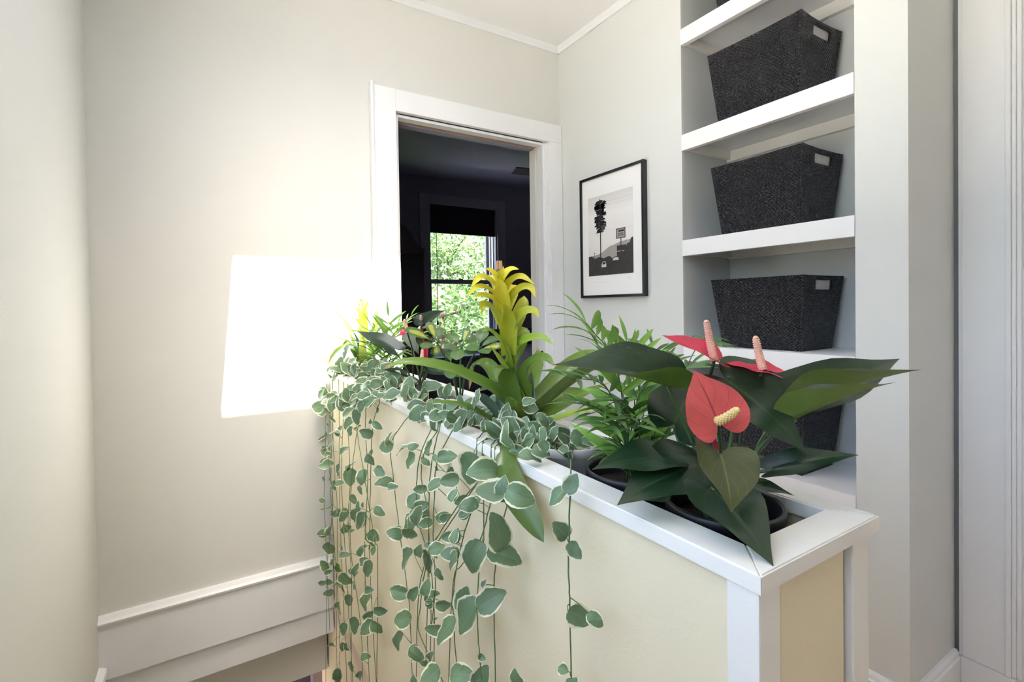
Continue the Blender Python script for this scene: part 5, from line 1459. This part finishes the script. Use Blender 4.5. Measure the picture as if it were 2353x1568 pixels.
boxes('corner_post', [(0.4135, 0.448, 0.256, 0.2885, -0.05, ZT)], M['rim'], pl, 0.002)
boxes('corner_post', [(0.587, 0.6225, 0.256, 0.2885, 0.0, ZT)], M['rim'], pl, 0.002)
boxes('gap_shade', [(0.5785, 0.5865, 0.272, 0.280, 0.0, ZT)], M['black_frame'], pl)  # black strip in place of the shade inside an open gap
boxes('planter_base', [(0.436, 0.6115, 0.290, RY1 - 0.001, 0.780, 0.795)], M['rim'], pl)

# ---------------------------------------------------------------- leaves
HEART = ([(0, 0), (-.09, .06), (-.17, .16), (-.19, .28), (-.13, .40), (0, .48), (.18, .5), (.4, .43), (.62, .29), (.8, .14), (.92, .05), (1, 0)],
         [0, 0, 0, 0, .02, .06, .18, .4, .62, .8, .92, 1])
OVATE = ([(0, 0), (-.02, .14), (.02, .30), (.14, .44), (.32, .5), (.52, .47), (.72, .35), (.87, .19), (.96, .07), (1, 0)],
         [0, 0, .03, .13, .30, .51, .71, .87, .96, 1])
ELLIPT = ([(0, 0), (.08, .10), (.22, .26), (.42, .44), (.62, .5), (.80, .42), (.92, .25), (1, 0)],
          [0, .07, .2, .4, .6, .79, .92, 1])
LANCE = ([(0, 0), (.06, .22), (.2, .42), (.4, .5), (.6, .44), (.8, .26), (1, 0)], [0, .06, .2, .4, .6, .8, 1])

def resample(shape, rows):
    mg = catmull([(x, y, 0) for x, y in shape[0]], rows)
    md = catmull([(x, 0, 0) for x in shape[1]], rows)
    return [(p.x, max(0, p.y)) for p in mg], [p.x for p in md]

def blade(name, shape, hw, m, droop=0.3, fold=0.15, cup=0.0, wave=0.0, seed=0, rows=16, ns=3, tipcurl=0.0, back=1.0):
    """leaf of unit length from its stalk point along +x, upper face +z; hw is half width over length"""
    rs = random.Random(seed)
    ph = rs.uniform(0, 6)
    mg, md = resample(shape, rows)
    steps = 24
    sp = [(0.0, 0.0)]
    for i in range(steps):
        x = (i + .5) / steps
        th = droop * (0.45 - x) - tipcurl * x ** 4
        sp.append((sp[-1][0] + math.cos(th) / steps, sp[-1][1] + math.sin(th) / steps))
    def spine(x):
        if x <= 0:
            th = droop * .45
            return (x * math.cos(th), x * math.sin(th))
        t = min(x, 1) * steps
        i = min(int(t), steps - 1)
        a, b = sp[i], sp[i + 1]
        k = t - i
        return (a[0] + (b[0] - a[0]) * k, a[1] + (b[1] - a[1]) * k)
    verts, uvs, idx = [], [], {}
    for i in range(rows):
        end = i in (0, rows - 1)
        for j in range(-ns, ns + 1):
            if end and j != -ns:
                idx[i, j] = idx[i, -ns]
                continue
            s = abs(j) / ns if not end else 0
            x = md[i] * (1 - s) + mg[i][0] * s
            if x < 0:
                x *= back
            y = mg[i][1] * s * 2 * hw
            fo = fold * (1.25 - 1.0 * max(0, min(1, x)))
            px, pz = spine(x)
            sg = -1 if j < 0 else 1
            z = pz + y * math.sin(fo) + cup * y * y + wave * math.sin(9 * x + ph + sg) * y
            verts.append(Vector((px, sg * y * math.cos(fo), z)))
            uvs.append((.5 + .5 * (j / ns if not end else 0), i / (rows - 1)))
            idx[i, j] = len(verts) - 1
    tip = verts[idx[rows - 1, 0]]
    ang = math.atan2(tip.z, tip.x)
    ln = math.hypot(tip.x, tip.z)
    rot = Matrix.Rotation(ang, 3, 'Y')
    verts = [rot @ v / ln for v in verts]
    faces = []
    for i in range(rows - 1):
        for j in range(-ns, ns):
            q = [idx[i, j], idx[i + 1, j], idx[i + 1, j + 1], idx[i, j + 1]]
            u = []
            for k in q:
                if k not in u:
                    u.append(k)
            if len(u) > 2:
                faces.append(tuple(u))
    me = new_mesh(name, verts, faces, m, True, uvs)
    return me

def place(o, parent, base, dirv, nrm, length):
    x = Vector(dirv).normalized()
    n = Vector(nrm)
    z = (n - x * n.dot(x)).normalized()
    y = z.cross(x)
    b = Vector(base) - (wpos(parent) if parent is not None else Vector())
    mt = Matrix(((x.x, y.x, z.x, b.x), (x.y, y.y, z.y, b.y), (x.z, y.z, z.z, b.z), (0, 0, 0, 1)))
    o.parent = parent
    o.matrix_basis = mt @ Matrix.Diagonal((length, length, length, 1))
    return o

def strap(name, path, hw, nrm, m, parent, rows=20, base_w=0.75, fold=0.35, t0=0.5, pw_=1.7):
    pts = catmull(path, rows)
    o0 = pts[0].copy()
    verts, uvs, faces = [], [], []
    ns = 2
    z = Vector(nrm).normalized()
    side = None
    for i, p in enumerate(pts):
        t = (pts[min(i + 1, rows - 1)] - pts[max(i - 1, 0)]).normalized()
        s = t.cross(z)
        if s.length < 1e-3:
            s = side or t.orthogonal()
        s.normalize()
        if side is not None and s.dot(side) < 0:
            s = -s
        if side is not None:
            s = (s * .6 + side * .4).normalized()
        side = s.copy()
        n = s.cross(t).normalized()
        v = i / (rows - 1)
        w = hw * (base_w + (1 - base_w) * min(1, v * 3)) * (1 if v < t0 else max(0.02, 1 - ((v - t0) / (1 - t0)) ** pw_))
        f = fold * (1 - .5 * v)
        for j in range(-ns, ns + 1):
            a = j / ns
            verts.append(p - o0 + s * a * w * math.cos(f) + n * (a * a) * w * math.sin(f) * 1.3)
            uvs.append((.5 + .5 * a, v))
    k = 2 * ns + 1
    for i in range(rows - 1):
        for j in range(2 * ns):
            faces.append((i * k + j, i * k + j + 1, (i + 1) * k + j + 1, (i + 1) * k + j))
    me = new_mesh(name, verts, faces, m, True, uvs)
    return link(name, me, parent, o0 - wpos(parent))

def pot(parent, x, y, r, z1, m, zb=0.795, lip=0.004, soil=True, taper=0.80):
    h = z1 - zb
    lathe('pot', [(r * taper * .6, 0), (r * taper, 0.0), (r * taper + 0.002, 0.004), (r - lip, h - 0.016), (r, h - 0.014), (r, h - 0.002), (r - 0.0015, h), (r - 0.004, h), (r - 0.005, h - 0.004), (r * .96 - 0.006, h - 0.03)], m, parent, (x, y, zb))
    if soil:
        rs = random.Random(int(x * 1e4 + y * 1e3))
        vs_ = [(0, 0, .004)]
        fs = []
        nr, nseg = 5, 28
        for a in range(1, nr + 1):
            for k in range(nseg):
                w = 2 * math.pi * k / nseg
                rr = (r * .96 - 0.0065) * a / nr
                vs_.append((rr * math.cos(w), rr * math.sin(w), rs.uniform(-.002, .004) if a < nr else 0))
        for k in range(nseg):
            fs.append((0, 1 + k, 1 + (k + 1) % nseg))
        for a in range(nr - 1):
            for k in range(nseg):
                q = (k + 1) % nseg
                fs.append((1 + a * nseg + k, 1 + (a + 1) * nseg + k, 1 + (a + 1) * nseg + q, 1 + a * nseg + q))
        link('soil', new_mesh('soil', vs_, fs, M['soil'], True), parent, Vector((x, y, z1 - 0.026)) - wpos(parent))

# ---------------------------------------------------------------- anthuriums
def spadix(parent, base, tip, r, m):
    base, tip = Vector(base), Vector(tip)
    bend = (tip - base).orthogonal() * .04
    o = tube('spadix', [base, base.lerp(tip, .5) + bend, tip], r, r * .72, m, parent, 10, 10)
    # rows of small bumps all over it
    ax = (tip - base)
    L_ = ax.length
    axn = ax.normalized()
    a = axn.orthogonal().normalized()
    b = axn.cross(a)
    vs_, fs = [], []
    n1 = int(L_ / (r * .55))
    for i in range(n1):
        for k in range(9):
            w = 2 * math.pi * (k + .5 * (i % 2)) / 9
            t = (i + .5) / n1
            rr = r * (1 - .28 * t)
            c = ax * t + bend * math.sin(math.pi * t) + (a * math.cos(w) + b * math.sin(w)) * rr * .93
            d = a * math.cos(w) + b * math.sin(w)
            e = axn.cross(d)
            q = len(vs_)
            s = r * .27
            vs_ += [c + axn * s, c + e * s, c - axn * s, c - e * s, c + d * s * .9]
            fs += [(q, q + 1, q + 4), (q + 1, q + 2, q + 4), (q + 2, q + 3, q + 4), (q + 3, q, q + 4)]
    g = link('bumps', new_mesh('bumps', vs_, fs, m, False), o)
    g['kind'] = 'stuff'
    # rounded tip
    lathe_tip = lathe('spadix_tip', [(r * .72, 0), (r * .6, r * .4), (r * .3, r * .66), (0.0002, r * .74)], m, o, wpos(o) + ax, 10)
    lathe_tip.rotation_mode = 'QUATERNION'
    lathe_tip.rotation_quaternion = axn.to_track_quat('Z', 'Y')
    return o

def anthurium(loc, label, leaves, spathes, potr, potm, potz, sr, base, pr_, rows):
    t = thing('potted_anthurium', (loc[0], loc[1], 0.795), label, 'potted plant')
    pot(t, loc[0], loc[1], potr, potz, potm)
    root = Vector((loc[0], loc[1], potz - 0.03))
    for i, (a, b, w, n, dr, fo, kd, via) in enumerate(leaves):
        a_, b_ = Vector(a), Vector(b)
        d = b_ - a_
        me = blade('leaf', HEART, w, M['anth'][kd], dr, fo, 0.1, 0.10, i, rows, 5, 0.12)
        place(link('leaf', me), t, a, d, n, d.length)
        off = Vector((rnd.uniform(-1, 1), rnd.uniform(-1, 1), 0)) * potr * .35
        tube('petiole', [root + off, Vector(via), a_], pr_ * 1.15, pr_ * .75, M['petiole'], t, 14, 7)
    for i, (a, b, w, n, dr, fo, s, kd, via, bk) in enumerate(spathes):
        a_, b_ = Vector(a), Vector(b)
        d = b_ - a_
        me = blade('spathe', HEART, w, M['spathe'][kd], dr, fo, 0.15, 0.06, 40 + i, rows, 5, 0.0, bk)
        place(link('spathe', me), t, a, d, n, d.length)
        off = Vector((rnd.uniform(-1, 1), rnd.uniform(-1, 1), 0)) * potr * .3
        tube('flower_stalk', [root + off, Vector(via), a_], pr_, pr_ * .8, M['petiole_dark'] if kd == 0 else M['petiole'], t, 14, 7)
        if s:
            spadix(t, a_, s, sr, M['spadix'][kd])
    return t
anthurium((0.529, 0.372), 'large red-flowered anthurium in the black pot nearest the viewer', ANTH_LEAVES, ANTH_SPATHES, 0.068, M['black_plastic'], 0.944, 0.0050, None, 0.0027, 22)
anthurium((0.529, 1.385), 'small red anthurium in a black pot in front of the doorway', ANTH_FAR_LEAVES, ANTH_FAR_SPATHES, 0.071, M['black_plastic'], 0.948, 0.0052, None, 0.0026, 14)

# ---------------------------------------------------------------- bromeliads
def bromeliad(loc, label, leaves, bracts, axis, potm, potz, r0):
    t = thing('potted_bromeliad', (loc[0], loc[1], 0.795), label, 'potted plant')
    pot(t, loc[0], loc[1], 0.069, potz, potm)
    root = Vector((loc[0], loc[1], potz - 0.035))
    for path, hw, n, k in leaves:
        strap('leaf', [root.lerp(Vector(path[0]), .35)] + list(path), hw, n, M['brom'][k], t)
    tube('flower_stem', [root] + list(axis), r0, r0 * .45, M['bract'][2], t, 18, 10)
    for path, hw, n, k in bracts:
        strap('bract', path, hw, n, M['bract'][k], t, 16, 0.85, 0.5, 0.30, 1.5)
    for q in range(3):
        p = Vector(axis[-1]) + Vector((rnd.uniform(-1, 1), rnd.uniform(-1, 1), 0)) * r0 * .4
        tube('bud', [p, p + Vector((0, 0, r0 * 1.6))], r0 * .35, r0 * .12, M['track'], t, 5, 6)
    return t
bromeliad((0.529, 0.838), 'tall yellow-spiked bromeliad in a white pot, centre of the planter', BROM_LEAVES, BROM_BRACTS, BROM_AXIS, M['white_ceramic'], 0.946, 0.012)
bromeliad((0.529, 1.945), 'small yellow bromeliad washed in sun at the far end', BROM_FAR_LEAVES, BROM_FAR_BRACTS, BROM_FAR_AXIS, M['black_plastic'], 0.930, 0.010)

# ---------------------------------------------------------------- palms
PALM_MESH = [[blade('leaflet', LANCE, hw, mm, dr, .25, 0, 0, i, 9, 2, .2) for i, (hw, dr) in enumerate(((.070, .5), (.080, .8), (.062, .3), (.072, 1.0)))] for mm in (M['palm'], M['palm_light'])]
def palm(loc, label, fronds, potm, potz, pz, young, sd):
    t = thing('potted_palm', (loc[0], loc[1], 0.795), label, 'potted plant')
    rs = random.Random(sd)
    pot(t, loc[0], loc[1], 0.066, potz, potm)
    root = Vector((loc[0], loc[1], potz - 0.03))
    for q, (a, b, c, n, ll) in enumerate(fronds):
        off = Vector((rs.uniform(-1, 1), rs.uniform(-1, 1), 0)) * .022
        pts = [root + off, Vector(a) * .35 + (root + off) * .65, Vector(b), Vector(c)]
        sm = catmull(pts, 40)
        fr = tube('frond', pts, 0.0017, 0.0006, M['petiole'], t, 26, 5)
        set_ = PALM_MESH[1 if q in young else 0]
        start = 16
        for i in range(n):
            k = int(start + (39 - start) * (i / n) ** .9)
            p = sm[k]
            tg = (sm[min(k + 1, 39)] - sm[max(k - 1, 0)]).normalized()
            sd_ = tg.cross(Vector((0, 0, 1)))
            if sd_.length < .15:
                sd_ = tg.cross(Vector((.5, .8, 0)))
            sd_.normalize()
            for s in (-1, 1):
                d = tg * rs.uniform(.55, .85) + sd_ * s * rs.uniform(.7, 1.0) + Vector((0, 0, rs.uniform(-.25, .05)))
                nn = sd_.cross(tg)
                if nn.z < 0: nn = -nn
                nn = nn + Vector((-.3, -.3, .2))
                lf = link('leaflet', rs.choice(set_))
                place(lf, fr, p + sd_ * s * .001, d, nn, ll * 1.5 * rs.uniform(.8, 1.15) * (1 - .25 * i / n))
        lf = link('leaflet', set_[0])
        place(lf, fr, sm[39], (sm[39] - sm[36]), Vector((-.3, -.4, .8)), ll * .9)
    return t
palm((0.529, 0.525), 'feathery parlour palm in a dark pot just behind the large anthurium', PALM_FRONDS, M['black_plastic'], 0.942, 0, (0, 2, 10), 3)
palm((0.529, 1.745), 'parlour palm by the left side of the door casing at the far end', PALM_FAR_FRONDS, M['white_ceramic'], 0.93, 0, (0, 1, 2, 4, 8, 9), 5)

# ---------------------------------------------------------------- umbrella plant
st_ = thing('potted_umbrella_plant', (0.529, 1.165, 0.795), 'variegated umbrella plant with thin stems beside the tall bromeliad', 'potted plant')
pot(st_, 0.529, 1.165, 0.062, 0.935, M['white_ceramic'])
SCH = [[blade('leaflet', ELLIPT, .26 + .02 * i, mm, .5, .15, .1, .05, i, 12, 3) for i in range(3)] for mm in M['sched']]
for stem, tips in SCHEFFLERA:
    root = Vector((0.529, 1.165, 0.905))
    tube('stem', [root] + list(stem), 0.0028, 0.0016, M['petiole'], st_, 14, 6)
    h = Vector(stem[-1])
    for tp, k in tips:
        d = Vector(tp) - h
        pe = tube('leaflet_stalk', [h, h + d * .28], 0.0011, 0.0009, M['petiole'], st_, 5, 5)
        place(link('leaflet', rnd.choice(SCH[k])), pe, h + d * .26, d, Vector((-.25, -.45, .8)), d.length * .85)

# ---------------------------------------------------------------- trailing variegated vines
VM = [blade('leaf', OVATE, .36 + .03 * (i % 4), M['vinca'], (.5, .9, .2, -.3, .7, 1.1, .4, .1)[i], (.25, .1, .35, .15, .05, .3, .45, .2)[i], (.3, -.3, .4, .2, .5, 0, -.2, .3)[i], .16, i, 10, 3, .15) for i in range(8)]
def vine(loc, label, leaves, strands, potm, potr, potz, sd, extra):
    t = thing('potted_trailing_vine', (loc[0], loc[1], 0.795), label, 'potted plant', 'variegated trailing vines')
    rs = random.Random(sd)
    pot(t, loc[0], loc[1], potr, potz, potm)
    root = Vector((loc[0], loc[1], potz - 0.025))
    alls = []
    data = []
    for s in strands:
        off = Vector((rs.uniform(-1, 1), rs.uniform(-1, 1), 0)) * potr * .5
        p0 = Vector(s[0])
        mid = (root + off).lerp(p0, .6) + Vector((0, 0, .03))
        pts = catmull([root + off, mid] + [Vector(p) for p in s], 60)
        for i, p in enumerate(pts):
            p += Vector((rs.gauss(0, .0003), rs.gauss(0, .0003), 0))
            if p.x > 0.395 and p.x < .47 and p.z < RZ + 0.004:
                p.z = max(p.z, RZ + 0.004) if p.x > .41 else p.z
        data.append([pts, []])
        alls += [(p, len(data) - 1) for p in pts]
    right = Vector((math.cos(yaw), -math.sin(yaw), 0))
    todo = []
    for (x, y, z, ln, an) in leaves:
        a = math.radians(an)
        d = (right * math.cos(a) + Vector((0, 0, 1)) * math.sin(a) + Vector((rs.gauss(0, .25), rs.gauss(0, .25), rs.gauss(0, .1)))).normalized()
        c = Vector((x, y, z))
        ln *= 1.22
        todo.append((c - d * ln * .5, d, ln))
    for pts, _ in data:                                   # the small ones between, in pairs at the nodes
        for i in range(14, 58, 2):
            if rs.random() < extra:
                for s in (-1, 1):
                    d = Vector((rs.gauss(-.3, .5), rs.gauss(0, .8), rs.gauss(-.3, .6))).normalized()
                    ln = rs.uniform(.010, .022)
                    todo.append((pts[i] + d * .006, d, ln))
    for b, d, ln in todo:
        n = Vector((-.75 + rs.gauss(0, .3), -.5 + rs.gauss(0, .3), .5 + rs.gauss(0, .3)))
        if b.x > .41 and b.z < RZ + 0.012:
            b.z = RZ + 0.012
        place(link('leaf', rs.choice(VM)), t, b, d, n, ln)
        near, k = min(alls, key=lambda q: (q[0] - b).length_squared)
        if (near - b).length < .06:
            data[k][1].append((near.copy(), b))
    for pts, pet in data:
        o0 = pts[0].copy()
        vs_, fs = tube_data([p - o0 for p in pts], .0014, .0009, 5)
        for a, b in pet:
            m_ = a.lerp(b, .5) + Vector((-.002, 0, .003))
            v, f = tube_data(catmull([a - o0, m_ - o0, b - o0], 5), .0007, .0006, 4, len(vs_))
            vs_ += v
            fs += f
        link('vine_stem', new_mesh('vine_stem', vs_, fs, M['vinca_stem'], True), t, o0 - wpos(t))
    return t
vine((0.529, 0.676), 'trailing variegated vine from the white pot, largest leaves, nearest the viewer', VINCA_C, VINE_C, M['white_ceramic'], 0.068, 0.950, 1, .04)
vine((0.529, 1.005), 'trailing variegated vine from the terracotta pot, middle of the planter', VINCA_B, VINE_B, M['terracotta'], 0.066, 0.938, 2, .10)
vine((0.529, 1.580), 'trailing variegated vine cascading over the far end by the sunlit wall', VINCA_A, VINE_A, M['black_plastic'], 0.070, 0.930, 3, .16)
